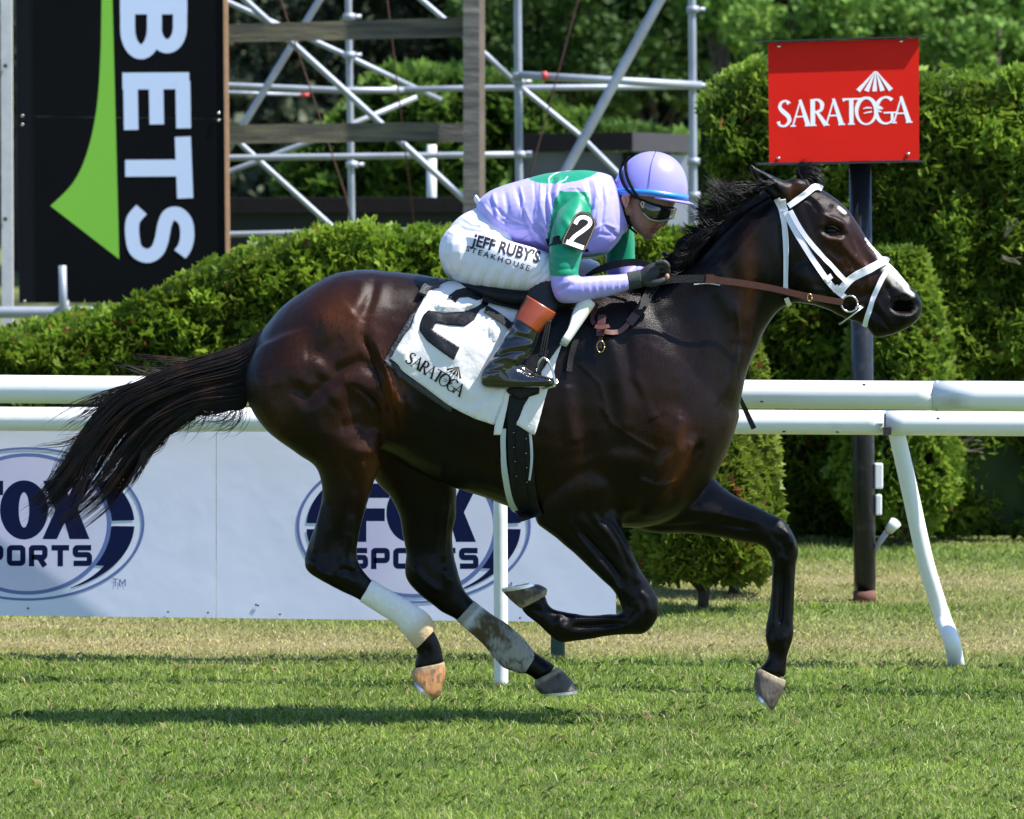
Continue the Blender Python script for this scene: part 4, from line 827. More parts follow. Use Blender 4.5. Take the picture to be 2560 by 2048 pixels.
grn |= (V[:, 1] > .10) & (U[:, 1] > 555) & (U[:, 1] < 660) & (U[:, 0] > 1495)
# green ball patch over the spine, seen edge-on, with a pale ring in it
sx = (U[:, 0] - 1408) / 96; sy = V[:, 1] / .115; patch = ((U[:, 0] - 1408) / 92) ** 2 + ((U[:, 1] - 428 + .10 * (U[:, 0] - 1408)) / 30) ** 2 < 1; grn |= patch
ring = (seg_dist(U, cur([(1376,462),(1372,448),(1384,436),(1404,428),(1424,426)]))[0] < 1.6) | (seg_dist(U, cur([(1382,466),(1394,458),(1412,450),(1420,440)]))[0] < 1.3); 
grn |= (U[:, 1] > 612) & (U[:, 0] > 1440) & (U[:, 0] < 1560) & (np.abs(V[:, 1]) < .14) & (U[:, 1] > 640 - (U[:, 0] - 1440) * .12)
col[grn] = GRN; col[patch & ring] = np.array([.55, .5, .75]); paint(me, 'dye', col)
# the rider's own body, under the clothes
faceL = [(1540,455,1690,462,-.0,.070),(1545,480,1692,490,0,.075),(1550,500,1686,512,0,.073),(1556,520,1674,530,-.002,.070),(1566,540,1664,545,-.004,.066),(1574,556,1650,560,-.006,.060),(1582,568,1642,570,-.008,.052),(1590,577,1638,579,-.010,.044),(1600,586,1631,588,-.012,.034),(1610,593,1627,596,-.012,.018)]
thigh_n = [(1150,560,1130,700,-.06,.10),(1200,560,1200,722,-.11,.105),(1260,596,1268,728,-.155,.095),(1310,612,1322,731,-.175,.085),(1350,624,1358,728,-.185,.075),(1385,638,1380,722,-.19,.065),(1405,650,1396,712,-.19,.055)]
thigh_f = [(x1 + 6, y1, x2 + 6, y2, -y_, h_) for x1, y1, x2, y2, y_, h_ in thigh_n[:3]] + [(1330,608,1335,722,.21,.085),(1400,622,1400,715,.235,.075),(1460,640,1445,705,.25,.062),(1500,658,1480,694,.255,.05)]
pelv = [(1103,620,1103,655,0,.05),(1110,592,1112,682,0,.11),(1126,566,1130,700,0,.155),(1155,538,1165,715,0,.175),(1195,520,1215,700,0,.175),(1235,520,1255,680,0,.16),(1265,530,1290,650,0,.14)]
shin_n = [(1335,680,1410,690,-.19,.06),(1320,726,1402,745,-.215,.055),(1302,760,1384,800,-.255,.052),(1290,785,1352,830,-.285,.05),(1270,825,1345,850,-.295,.046),(1248,862,1336,872,-.302,.043),(1225,897,1326,890,-.307,.040)]
foot_n = [(1205,925,1316,903,-.308,.042),(1201,952,1306,908,-.309,.042),(1212,968,1312,916,-.31,.042),(1250,973,1326,926,-.312,.042),(1296,972,1342,934,-.315,.043),(1340,970,1358,939,-.317,.042),(1372,968,1376,943,-.319,.036),(1390,963,1389,950,-.32,.022)]
far = lambda L, dx=30, dy=0: [(a + dx, b + dy, c + dx, d + dy, -y_, h_) for a, b, c, d, y_, h_ in L]
neckL = [(1480,440,1520,580,0,.09),(1522,452,1556,568,0,.066),(1545,470,1580,566,0,.060),(1570,480,1605,560,0,.055)]
q = MB(); q.loft(faceL, n=30, e=2.2, sub=5); q.loft(neckL, n=24)
for L_, s_ in ((tors, .86), (slv_n, .78), (slv_f, .78), (pelv, .9), (thigh_n, .88), (thigh_f, .88), (shin_n, .82), (foot_n, .8), (far(shin_n), .82), (far(foot_n), .8)): q.loft(L_, n=20, scale=s_, sub=3)
q.ball(at(1634, 480, 0), (.066, .072, .06)); 
# nose, lips, chin, brow
q.loft([(1668,520,1672,528,-.014,.012),(1664,530,1676,538,-.014,.013),(1656,542,1672,552,-.014,.016),(1648,554,1665,562,-.014,.020),(1645,564,1660,569,-.014,.018)], n=14, dome=.3)
q.ball(at(1650, 563, -.030), (.011, .009, .008)); q.ball(at(1640, 571.5, -.014), (.014, .026, .0062)); q.ball(at(1636, 578.5, -.014), (.013, .024, .006)); q.ball(at(1622, 590, -.012), (.018, .025, .014))
q.ball(at(1618, 548, -.052), (.028, .018, .022))
head_me = voxel(q, 'person', .0036, 3)
ST = [([(1628,575.5),(1636,575),(1645,575)], 2.4, -5, -1), ([(1640,566),(1632,572),(1626,580)], 3, -2.5, -1), ([(1600,550),(1606,570),(1615,584)], 8, -3, -1), ([(1632,584),(1625,583)], 3, -2, -1)]
sculpt(head_me, ST)
V, N_ = get_vn(head_me); U = to_px(V); c = np.repeat(np.array([[.31, .15, .10]]), len(V), 0)
lip = (seg_dist(U, [(1630,575),(1638,572),(1645,574)])[0] < 3.4) | (seg_dist(U, [(1628,578),(1638,579)])[0] < 3.2); c[lip] = (.27, .075, .06)
beard = soft_in(U, [(1566,545),(1600,575),(1622,572),(1648,568),(1650,580),(1632,600),(1590,592),(1568,570)], 6) * .35; c = c * (1 - beard[:, None]) + np.array([.10, .065, .05]) * beard[:, None]
hairm = inside(U, [(1530,440),(1600,440),(1596,490),(1572,500),(1556,520),(1548,540),(1538,500)]); c[hairm] = c[hairm] * .35
ck = np.exp(-(((U[:, 0] - 1650) / 14) ** 2 + ((U[:, 1] - 562) / 10) ** 2)) * .5; c = c * (1 - ck[:, None]) + np.array([.42, .13, .10]) * ck[:, None]
paint(head_me, 'skin', c)
person = link('person', head_me, mat('skin', attr='skin', rough=.5, noise=.1, nscale=40, bump=.2, bscale=180, bdist=.002, sss=.06))
tag(person, 'jockey in lavender and green silks crouching low over the galloping horse', 'person')
jersey = link('jersey', me, m_jer, person)
JB = bvh_of(jersey)
# ear
e_ = MB(); e_.loft([(1556,486,1572,482,-.076,.006),(1553,494,1576,490,-.080,.009),(1555,505,1573,503,-.080,.009),(1559,515,1570,513,-.078,.008),(1563,523,1569,521,-.075,.005)], n=16)
eo = link('ear', voxel(e_, 'ear', .002, 2), mat('ear_skin', (.46, .21, .16), .5, noise=.1), person); sculpt(eo.data, [([(1561,492),(1568,500),(1566,512)], 3.2, -7, (-.5, -.078)), ([(1570,490),(1572,500),(1568,512)], 2, 2, (-.5, -.07))])
# collar
cl = MB(); cl.loft([(1512,436,1546,592,0,.115),(1522,446,1556,587,0,.098),(1530,456,1564,581,0,.083),(1536,467,1569,575,0,.073),(1538,471,1571,573,0,.068)], n=40, dome=.0, e=2.2)
co_me = voxel(cl, 'collar', .0045, 2); V = sculpt(co_me, [([(1530,470),(1548,520),(1560,575)], 4, -5, 0), ([(1538,480),(1556,530),(1570,570)], 3, 3, 0), ([(1520,470),(1535,530),(1548,580)], 5, 5, 0)])
paint(co_me, 'dye', np.repeat((LAV * .92)[None], len(V), 0)); link('collar', co_me, m_jer, person)
# breeches
q = MB(); q.loft(pelv, n=36, e=2.2); q.loft(thigh_n, n=32, e=2.15); q.loft(thigh_f, n=32, e=2.15); q.ball(at(1150, 630, -.09), (.075, .10, .095)); q.ball(at(1150, 630, .09), (.075, .10, .095))
me = voxel(q, 'breeches', .0045, 6)
WB = []
for i in range(13):
    x = 1165 + i * 18; WB.append(([(x + 10, 655 + i * 2), (x - 6, 690), (x - 16, 722)], 3.6, -3.5 if i % 2 else 2.5, -1))
WB += [([(1130,560),(1165,575),(1200,580)], 4, -4, 0), ([(1120,580),(1160,592),(1195,598)], 4, 3, 0), ([(1150,540),(1180,560),(1215,570)], 4, 4, 0), ([(1112,640),(1130,680),(1160,708)], 5, -3, 0), ([(1200,560),(1215,590),(1240,605)], 5, 5, -1), ([(1330,700),(1355,680),(1372,650)], 5, -5, -1), ([(1345,712),(1370,690)], 4, 4, -1), ([(1345,650),(1365,640)], 5, 4, -1)]
V = sculpt(me, WB); _, N_ = get_vn(me); V += N_ * ((vnoise(V, 12, 4, 2) - .5) * .005)[:, None]; set_v(me, V)
breeches = link('breeches', me, m_bre, person); BB = bvh_of(breeches)
wt = MB(); wt.loft([(1183,496,1200,520,0,.02),(1190,486,1210,540,0,.05),(1200,500,1222,560,0,.10)], n=16); link('shirt_tail', voxel(wt, 'shirt_tail', .005, 2), m_bre, person)
m_ink = mat('black_print', (.010, .010, .012), .5)
text_px('sponsor_lettering', 'JEFF RUBY\u2019S', (1180, 613), 15.0, 28, m_ink, person, BB, .0016, xs=.84, bold=.028)
text_px('sponsor_lettering_small', 'STEAKHOUSE', (1164, 627), 17.8, 13.5, m_ink, person, BB, .0016, xs=1.08, bold=.014, spacing=1.42)
# lower leg
def part(name, L_, m, vox=.005, sc_=1.0, it=3, **k):
    q_ = MB(); q_.loft(L_, n=30, scale=sc_, **k); return link(name, voxel(q_, name, vox, it), m, person)
part('legging', shin_n[:4], m_sock, sc_=.97); part('legging', far(shin_n[:4]), m_sock, sc_=.97)
cuffL = [(1317,738,1392,783,-.283,.054),(1309,755,1381,800,-.287,.055),(1299,772,1366,816,-.290,.056),(1287,792,1349,836,-.293,.057)]
for L_ in (cuffL, far(cuffL)):
    q = MB(); q.loft(L_, n=36, sub=4, dome=.02, e=2.1); q.build('boot_cuff', m_orange, person)
bootL = [(1291,787,1354,830,-.291,.052),(1281,805,1350,842,-.294,.0525),(1266,832,1347,852,-.297,.050),(1247,864,1338,872,-.302,.047),(1228,893,1326,891,-.307,.045)] + foot_n
for j, L_ in enumerate((bootL, far(bootL))):
    bt_ = part('boot', L_, m_boot, .0045, it=3, e=2.1)
    if j == 0:
        sculpt(bt_.data, [([(1250,880),(1280,868),(1318,862),(1330,858)], 5, 6, 0), ([(1240,890),(1275,880),(1310,878)], 5, -6, 0), ([(1230,905),(1262,893),(1290,900)], 5, 6, 0), ([(1262,850),(1290,840),(1320,845)], 6, -4, 0), ([(1285,810),(1300,830),(1320,838)], 6, 3, 0), ([(1215,930),(1250,925),(1272,950)], 3, -3, 0), ([(1205,958),(1260,963),(1330,962),(1385,956)], 2.5, -3, 0), ([(1280,905),(1300,925),(1330,938)], 5, -3, 0)])
# number patch on the sleeve
nb = MB(); pp = np.array([(1404,611),(1407,598),(1425,562),(1440,535),(1450,529),(1470,531),(1488,549),(1491,561),(1478,594),(1462,629)], float)
Yp = lambda p: -.252 - .00078 * (p[:, 1] - 540) + .0003 * (p[:, 0] - 1440)
def ext(poly, t0, t1):
    n = len(poly); f = at(poly[:, 0], poly[:, 1], Yp(poly) + t0); b = at(poly[:, 0], poly[:, 1], Yp(poly) + t1); return np.vstack([f, b]), [tuple(range(n)), tuple(range(2 * n - 1, n - 1, -1))] + [(i, (i + 1) % n, n + (i + 1) % n, n + i) for i in range(n)]
nb.add(*ext(pp, -.003, .003)); npo = nb.build('number_patch', mat('black_patch_cloth', (.006, .006, .007), .75, spec=.15), person, smooth=False)
c_ = pp.mean(0); q = MB()
edge = np.vstack([c_ + (pp - c_) * .93, c_ + (pp[:1] - c_) * .93]); V2, Fc = ribbon2(edge, .8, 60); q.add(at(V2[:, 0], V2[:, 1], Yp(V2) - .0036), Fc)
q.build('patch_stitching', mat('tan_thread', (.35, .27, .16), .7), npo, smooth=False)
two = [(cur([(1438,560),(1446,547),(1460,543),(1474,550),(1474,562),(1458,576),(1436,592),(1424,607)], 6), 10), ([(1416,604),(1437,612),(1459,620)], 11)]
q = MB()
for i, (p, w) in enumerate(two): V2, Fc = ribbon2(p, w, 30); q.add(at(V2[:, 0], V2[:, 1], Yp(V2) - .0036 - .0003 * i), Fc)
q.build('patch_number', mat('white_print', (.78, .78, .76), .5), npo, smooth=False)
strap('arm_strap', [(1370,607),(1385,602),(1402,600)], 20, .003, m_pad, person, JB, thick=.003); strap('arm_strap', [(1456,622),(1464,628),(1468,622)], 8, .003, m_pad, person, JB, thick=.003)
# gloves: a palm and five bent fingers each
def glove(Y0, dx, dy, sgn):
    A = lambda x, y, Y: at(x + dx, y + dy, Y)
    L_ = [(1566,686,1572,722,Y0,.030),(1598,676,1603,718,Y0,.033),(1620,662,1622,714,Y0,.040),(1640,656,1640,706,Y0,.042),(1650,662,1648,696,Y0,.034)]
    q = MB(); q.loft([(a + dx, b + dy, c + dx, d + dy, y_, h_) for a, b, c, d, y_, h_ in L_], n=24)
    for k in range(4):      # fingers, index highest and farthest out
        f = k / 3; ky = 657 + 10.5 * k; kY = Y0 + sgn * (-.012 + .0 * f) - sgn * (.030 - .014 * k)
        L = [1.0, 1.06, 1.0, .86][k]
        P = [A(1638, ky, kY), A(1654 + 6 * L, ky - 1, kY - .002 * sgn), A(1667 + 3 * L, ky + 9 * L, kY), A(1664, ky + 20 * L, kY + .012), A(1654, ky + 23 * L, kY + .020)]
        q.tube(catmull(np.array(P), 4), np.interp(np.linspace(0, 1, 17), [0, .5, 1], [.0092, .0086, .0070]), 12)
        q.ball(P[-1], .0078, None, 10, 8); q.ball(P[1], .0098, None, 10, 8)
    P = [A(1616, 708, Y0 - .02 * sgn), A(1636, 708, Y0 - .038 * sgn), A(1652, 703, Y0 - .040 * sgn), A(1664, 697, Y0 - .034 * sgn)]
    q.tube(catmull(np.array(P), 4), np.interp(np.linspace(0, 1, 13), [0, 1], [.014, .0095]), 12); q.ball(P[-1], .0095, None, 10, 8)
    g = link('glove', voxel(q, 'glove', .0020, 2), m_glove, person)
    c = MB(); c.loft([(a + dx, b + dy, cc + dx, d + dy, y_, h_) for a, b, cc, d, y_, h_ in [(1568,681,1572,725,Y0,.034),(1585,678,1588,722,Y0,.035),(1600,674,1604,720,Y0,.036)]], n=24, dome=.02); c.build('glove_cuff', m_cuffk, person)
    return g
glove(-.205, 0, 0, 1); glove(.13, 14, -2, -1)
t_ = MB(); t_.ball(at(1668, 692, -.243), (.008, .008, .011)); t_.build('bare_fingertip', m_skin, person)
# helmet
hc = np.array([1624., 487.]); ha = math.radians(8.5); 
def hp(u, v): # local helmet axes in px: u forward, v up
    return hc[0] + u * math.cos(ha) + v * math.sin(ha), hc[1] + u * math.sin(ha) - v * math.cos(ha)
def hxyz(u, v, y):
    x_, y_ = hp(u, v); return at(x_, y_, y)
V = []; nu, nv = 56, 22; e_ = 2.15
for j in range(nv + 1):
    ph = (math.pi / 2) * j / nv
    for i in range(nu):
        t = 2 * math.pi * i / nu; cx_, sy_ = math.cos(t), math.sin(t); rr = math.sin(ph) ** (2 / e_); hz = math.cos(ph) ** (2 / e_)
        u = 95 * rr * cx_ + (4 * hz); y = .112 * rr * sy_; v = -4 + 113 * hz
        if cx_ < 0: v -= 10 * (1 - hz) * (-cx_)
        V.append(hxyz(u, v, y))
V = np.array(V)
for k in range(6): pass
Fc = [(j * nu + i, j * nu + (i + 1) % nu, (j + 1) * nu + (i + 1) % nu, (j + 1) * nu + i) for j in range(nv) for i in range(nu)]
m_hel = mat('lavender_helmet_silk', (.30, .27, .72), .30, noise=.05, nscale=8, coat=.25, coat_rough=.2, bump=.12, bscale=18, bdist=.01)
Fc = [f[::-1] for f in Fc]; q = MB(); q.add(V, Fc); helmet = q.build('helmet', m_hel, person); sm = helmet.modifiers.new('shell', 'SOLIDIFY'); sm.thickness = .006; sm.offset = -1
HB = bvh_of(helmet)
# peak
V = []; n = 33
for i in range(n):
    t = math.radians(-82 + 164 * i / (n - 1)); o_ = 1 + .20 * math.cos(t) ** 1.5 if math.cos(t) > 0 else 1; d_ = math.cos(t) * 3
    for (rr, dv) in ((.97, 3), (o_, 0 - d_), (o_, -5 - d_), (.97, -4)): V.append(hxyz(95 * rr * math.cos(t), -3 + dv, .112 * min(rr, 1.02) * math.sin(t)))
Fc = [(i * 4 + k, i * 4 + (k + 1) % 4, (i + 1) * 4 + (k + 1) % 4, (i + 1) * 4 + k) for i in range(n - 1) for k in range(4)] + [(3, 2, 1, 0), tuple((n - 1) * 4 + k for k in range(4))]
q = MB(); q.add(V, Fc); q.build('peak', m_hel, helmet)
def hband(name, v0, v1, a0, a1, m, off, n=60):
    V = []
    for i in range(n):
        t = math.radians(a0 + (a1 - a0) * i / (n - 1)); 
        for v in (v0, v1):
            hz = max(0, (v + 4) / 113); rr = (1 - hz ** e_) ** (1 / e_) * 1.0 + off; vv = v - (10 * (-math.cos(t)) if math.cos(t) < 0 else 0)
            V.append(hxyz(95 * rr * math.cos(t), vv, .112 * rr * math.sin(t)))
    q = MB(); q.add(V, [(i * 2, i * 2 + 1, i * 2 + 3, i * 2 + 2) for i in range(n - 1)]); o = q.build(name, m, helmet); s_ = o.modifiers.new('t', 'SOLIDIFY'); s_.thickness = .003; s_.offset = 0; return o
m_blue = mat('sky_blue_band', (.03, .24, .72), .35, coat=.3, noise=.1, nscale=30)
hband('blue_band', 0, 13, -170, 170, m_blue, .022)
strap('goggle_strap', [(1558,402),(1554,420),(1555,442),(1563,465),(1576,482),(1592,497)], 6.5, .005, m_pad, helmet, HB, thick=.003)
strap('goggle_strap', [(1573,391),(1567,410),(1568,436),(1576,460),(1588,482),(1600,500)], 6.5, .005, m_pad, helmet, HB, thick=.003)
strap('helmet_seam', [(1640,378),(1630,405),(1625,435),(1622,470)], 1.6, .0015, mat('seam_thread', (.12, .10, .25), .6), helmet, HB, thick=.001)
# goggles: wrap-round lens
sec = [(1598,495,1598,514,-.086),(1612,500,1608,532,-.090),(1630,507,1622,546,-.090),(1648,512,1638,552,-.083),(1664,516,1654,553,-.066),(1678,518,1668,550,-.046),(1688,520,1680,548,-.016),(1692,521,1684,546,.02),(1690,520,1682,546,.05),(1676,514,1668,544,.078),(1650,508,1642,540,.09)]
A = catmull(np.array(sec, float), 4); V = []
for r_ in A:
    for f in np.linspace(0, 1, 6):
        bul = .006 * math.sin(math.pi * f); V.append(at(r_[0] + (r_[2] - r_[0]) * f, r_[1] + (r_[3] - r_[1]) * f, r_[4] - bul * (1 if r_[4] < 0 else -1)))
q = MB(); q.add(V, [(i * 6 + k, i * 6 + k + 1, (i + 1) * 6 + k + 1, (i + 1) * 6 + k) for i in range(len(A) - 1) for k in range(5)])
gg = q.build('goggles', mat('dark_lens', (.012, .012, .008), .05, coat=1.0), person); sm = gg.modifiers.new('t', 'SOLIDIFY'); sm.thickness = .003
m_rim = mat('clear_rim', (.35, .36, .22), .2, coat=.6)
q = MB(); P = np.array([at(r_[2], r_[3], r_[4] - .002) for r_ in A[4:]]); q.tube(P, .0022, 8); q.build('goggle_rim', m_rim, gg)
q = MB(); V2, Fc = ribbon2([(1603,507),(1606,504),(1611,507),(1607,517),(1602,513),(1603,507)], 1.5, 24); q.add(at(V2[:, 0], V2[:, 1], -.0955), Fc); V2, Fc = ribbon2([(1604,518),(1610,520)], 1.5, 4); q.add(at(V2[:, 0], V2[:, 1], -.0958), Fc); q.build('goggle_badge', m_brass, gg, smooth=False)
# chin strap
PB = bvh_of(person)
strap('chin_strap', [(1553,486),(1553,505),(1558,522),(1566,545),(1572,562),(1582,576),(1594,583)], 5, .003, m_pad, person, PB, thick=.003)
strap('chin_pad', [(1567,538),(1569,552),(1576,568)], 13, .005, m_pad, person, PB, thick=.005)
# ================================================================ GROUND AND TURF
def turf_mix(P):
    """0 = lush green, 1 = dry straw; a worn dry band runs behind the rail"""
    n_ = vnoise(np.column_stack([P[:, 0] * .35, P[:, 1], np.zeros(len(P))]), 1.6, 11, 4); n2 = vnoise(np.column_stack([P[:, 0], P[:, 1], np.zeros(len(P))]), 7, 12, 2)
    y = P[:, 1] + .05 * P[:, 0]
    dry = .80 * np.exp(-((y - 3.35) / .75) ** 2) * (.45 + 1.1 * n_) + .34 * smoothstep(1.6, 4.4, y) + .30 * np.exp(-((y - 6.4) / .9) ** 2) * smoothstep(-.5, 1.5, P[:, 0])
    return np.clip(dry + (n_ - .5) * .9 * smoothstep(-.5, 2.5, y) + (n2 - .5) * .25 + (n_ - .62) * .5, 0, 1)
def turf_col(P, r):
    k = turf_mix(P)[:, None]; n_ = vnoise(np.column_stack([P[:, 0] * .6, P[:, 1] * 1.3, np.zeros(len(P))]), 2.2, 21, 3)[:, None]
    g = np.array([.122, .210, .024]) * (1 - n_) + np.array([.305, .390, .080]) * n_; w_ = vnoise(np.column_stack([P[:, 0] * .8, P[:, 1] * 2.2, np.zeros(len(P))]), 3.6, 27, 3)[:, None]; g = g * (.70 + .7 * w_)
    s_ = np.array([.40, .36, .12]) * (1 - n_) + np.array([.58, .49, .24]) * n_
    c = g * (1 - k) + s_ * k; 
    pale = (r[:, :1] > .90); c = np.where(pale, c * .5 + np.array([.28, .34, .15]) * .5, c); straw = (r[:, 1:2] > .965); c = np.where(straw, np.array([.40, .34, .18]), c)
    return c * (.72 + .56 * r[:, 2:3])
gx = np.concatenate([np.linspace(-120, -8, 12), np.linspace(-6, 7, 90), np.linspace(9, 120, 12)]); gy = np.concatenate([np.linspace(-26, -7, 8), np.linspace(-6, 14, 130), np.linspace(16, 200, 16)])
X, Yg = np.meshgrid(gx, gy); Vg = np.stack([X.ravel(), Yg.ravel(), np.zeros(X.size)], -1)
near = (np.abs(Vg[:, 0]) < 8) & (Vg[:, 1] > -7) & (Vg[:, 1] < 14); Vg[near, 2] = (vnoise(Vg[near], 1.1, 31, 2) - .5) * .018
nx, ny = len(gx), len(gy); Fc = [(j * nx + i, j * nx + i + 1, (j + 1) * nx + i + 1, (j + 1) * nx + i) for j in range(ny - 1) for i in range(nx - 1)]
gme = mesh_from('ground', Vg, Fc); rr = np.full((len(Vg), 3), .5); paint(gme, 'turf', turf_col(Vg, rr) * .42)
ground = link('ground', gme, mat('turf_soil', attr='turf', rough=.95, noise=.35, nscale=60, bump=.8, bscale=90, bdist=.02)); tag(ground, kind='structure')
def quadmesh(name, V, mat_, col=None, cname='leaf', n=4, parent=None):
    k = len(V) // n; me = bpy.data.meshes.new(name); me.vertices.add(len(V)); me.vertices.foreach_set('co', np.ascontiguousarray(V).ravel())
    me.loops.add(k * n); me.loops.foreach_set('vertex_index', np.arange(k * n, dtype=np.int32)); me.polygons.add(k)
    me.polygons.foreach_set('loop_start', np.arange(k, dtype=np.int32) * n); me.polygons.foreach_set('loop_total', np.full(k, n, np.int32)); me.update()
    if col is not None: paint(me, cname, np.repeat(col, n, 0))
    return link(name, me, mat_, parent)
def blades(N, ymin, ymax, hh, hw):
    D = None; y = ymin + (ymax - ymin) * RNG.random(N * 2); D = y + 22; keep = RNG.random(N * 2) < (19.0 / D) ** 1.2; y = y[keep][:N]; N = len(y); D = y + 22
    hw_ = 1330 * D / F + .15; x = (RNG.random(N) * 2 - 1) * hw_; P = np.stack([x, y, np.zeros(N)], -1)
    z0 = (vnoise(P, 1.1, 31, 2) - .5) * .018; clump = vnoise(np.column_stack([P[:, 0], P[:, 1], z0 * 0]), 9, 41, 2)
    r = RNG.random((N, 6)); a = r[:, 0] * 2 * math.pi; h = hh * (.45 + .7 * r[:, 1]) * (.35 + 1.3 * clump) * (1 - .45 * turf_mix(P)); w = hw * (.7 + .6 * r[:, 2]) * (1 + .02 * (D - 19))
    lean = (.25 + 1.1 * r[:, 3] ** 1.5) * h; da = r[:, 4] * 2 * math.pi
    d = np.stack([np.cos(da), np.sin(da), 0 * a], -1); s_ = np.stack([np.cos(a), np.sin(a), 0 * a], -1); P[:, 2] = z0 - .004
    up = np.array([0, 0, 1.0]); B0 = P - s_ * w[:, None] / 2; B1 = P + s_ * w[:, None] / 2
    M_ = P + d * (lean * .35)[:, None] + up * (h * .62)[:, None]; T = P + d * lean[:, None] + up * (h * (1 - .25 * r[:, 3]))[:, None]
    V = np.stack([B0, B1, M_ + s_ * w[:, None] * .38, T], 1).reshape(-1, 3)   # one bent quad, pointed
    V = np.stack([B0, B1, M_ + s_ * w[:, None] * .42, T, M_ - s_ * w[:, None] * .42], 1).reshape(-1, 3)
    return V, turf_col(P, r[:, [5, 1, 2]])
m_blade = mat('grass_blades', attr='leaf', rough=.5, spec=.35, trans=.35)
Vb, Cb = blades(300000, -3.0, 9.4, .032, .0031)
gr = quadmesh('grass', Vb, m_blade, Cb, n=5); tag(gr, kind='stuff')

# ================================================================ RAILS AND BANNER
m_white = mat('white_painted_tube', (.80, .81, .80), .30, noise=.04, nscale=7, bump=.10, bscale=9, bdist=.01, coat=.25, stretch=(.5, 1, 1), col2=(.60, .60, .55), nlo=.60, nhi=.72)
m_wpost = mat('white_painted_post', (.78, .79, .78), .4, noise=.05, nscale=10, bump=.1, bscale=20)
m_dark = mat('dark_slot', (.02, .02, .02), .6)
def pline(a, b, n=2): return [tuple(np.array(a) * (1 - t) + np.array(b) * t) for t in np.linspace(0, 1, n)]
r1_ = empty('running_rail', (0, 1.5, 0)); tag(r1_, 'nearer and higher white tubular running rail along the turf', 'rail', 'white running rails')
def wob(pts, amp, seed):
    P = np.array(pts, float); n_ = vnoise(P, .8, seed, 2) - .5; P[:, 2] += n_ * amp; return P
q = MB(); q.tube(wob(pline(at(-500, 969, 1.62), at(2345, 989, 1.05), 60), .004, 1), .0525, 24); q.build('rail_tube', m_white, r1_)
q = MB(); q.tube(pline(at(2335, 990, 1.05), at(3100, 995, .90), 8), .0555, 24); q.build('rail_tube', m_white, r1_)
q = MB(); q.tube([at(1250, 985, 1.46), at(1251, 1300, 1.47), at(1253, 1705, 1.49), at(1253, 1725, 1.49)], .0262, 20); q.build('post', m_wpost, r1_)
q = MB(); q.tube([at(3350, 990, 1.0), gnd(3352, 1720)], .0262, 16); q.build('post', m_wpost, r1_)
q = MB(); q.tube([at(-420, 975, 1.6), gnd(-420, 1712)], .0262, 16); q.build('post', m_wpost, r1_)
r2_ = empty('running_rail', (0, 2.4, 0)); tag(r2_, 'farther and lower white tubular running rail carrying the advertising banners', 'rail', 'white running rails')
q = MB(); q.tube(wob(pline(at(-500, 1046, 2.42), at(2218, 1057, 2.12), 60), .006, 2), .0465, 24); q.build('rail_tube', m_white, r2_)
q = MB(); q.tube(wob(pline(at(2214, 1057, 2.12), at(3100, 1062, 2.0), 20), .004, 3), .0475, 24); q.build('rail_tube', m_white, r2_)
g1 = gnd(2391, 1668)
q = MB(); P = [at(2236, 1060, 2.15), at(2248, 1110, 2.15), at(2275, 1230, 2.2), at(2315, 1410, 2.25), at(2355, 1540, 2.3), at(2378, 1600, g1.y), tuple(gnd(2393, 1675, -.02))]; q.tube(catmull(np.array([tuple(p) for p in P], float), 5), .032, 20); q.build('post', m_wpost, r2_)
q = MB(); q.box(at(2218, 1078, 2.06), (.030, .02, .03)); q.box(at(2212, 1050, 2.06), (.006, .02, .05)); q.build('clamp', m_dark, r2_, smooth=False)
for rr_, spots in ((r2_, [(1960, 1079, 2.16), (2094, 1080, 2.12), (2345, 1046, 2.07), (330, 1066, 2.36)]), (r1_, [(2160, 962, 1.06), (1905, 1004, 1.1)])):
    for x, y, Y in spots:
        q = MB(); q.ball((0, 0, 0), (.007, .003, .004), None, 8, 6); o = q.build('bolt', m_dark, rr_); o.location = at(x, y, Y - .0445)
q = MB(); q.tube([at(2338, 990, 1.05), at(2346, 990, 1.05)], .0562, 24); q.build('sleeve_seam', mat('grey_seam', (.45, .45, .46), .5), r1_)
adopt(r1_); adopt(r2_)
m_ban = mat('white_banner_vinyl', (.62, .65, .80), .5, noise=.04, nscale=1.5, bump=.2, bscale=2.5, bdist=.03)
m_navy = mat('navy_print', (.005, .009, .048), .7, spec=.08); m_slate = mat('slate_blue_print', (.10, .14, .36), .5); m_pale = mat('pale_print', (.62, .67, .80), .5)
YB = 2.46
YK = .12      # prints lie close on the vinyl
def disc(cx, cy, rx, ry, rx0, ry0, a0, a1, m, name, parent, lift, n=72):
    t = np.radians(np.linspace(a0, a1, n)); o_ = np.stack([cx + rx * np.cos(t), cy - ry * np.sin(t)], -1); i_ = np.stack([cx + rx0 * np.cos(t), cy - ry0 * np.sin(t)], -1)
    P = np.stack([i_, o_], 1).reshape(-1, 2); V = at(P[:, 0], P[:, 1], YB - lift * YK); q = MB(); q.add(V, [(k * 2, k * 2 + 1, k * 2 + 3, k * 2 + 2) for k in range(n - 1)]); return q.build(name, m, parent, smooth=False)
def flat(name, polys, m, parent, Y):
    q = MB()
    for P in polys:
        P = np.asarray(P, float); q.add(at(P[:, 0], P[:, 1], Y), [tuple(range(len(P)))])
    return q.build(name, m, parent, smooth=False)
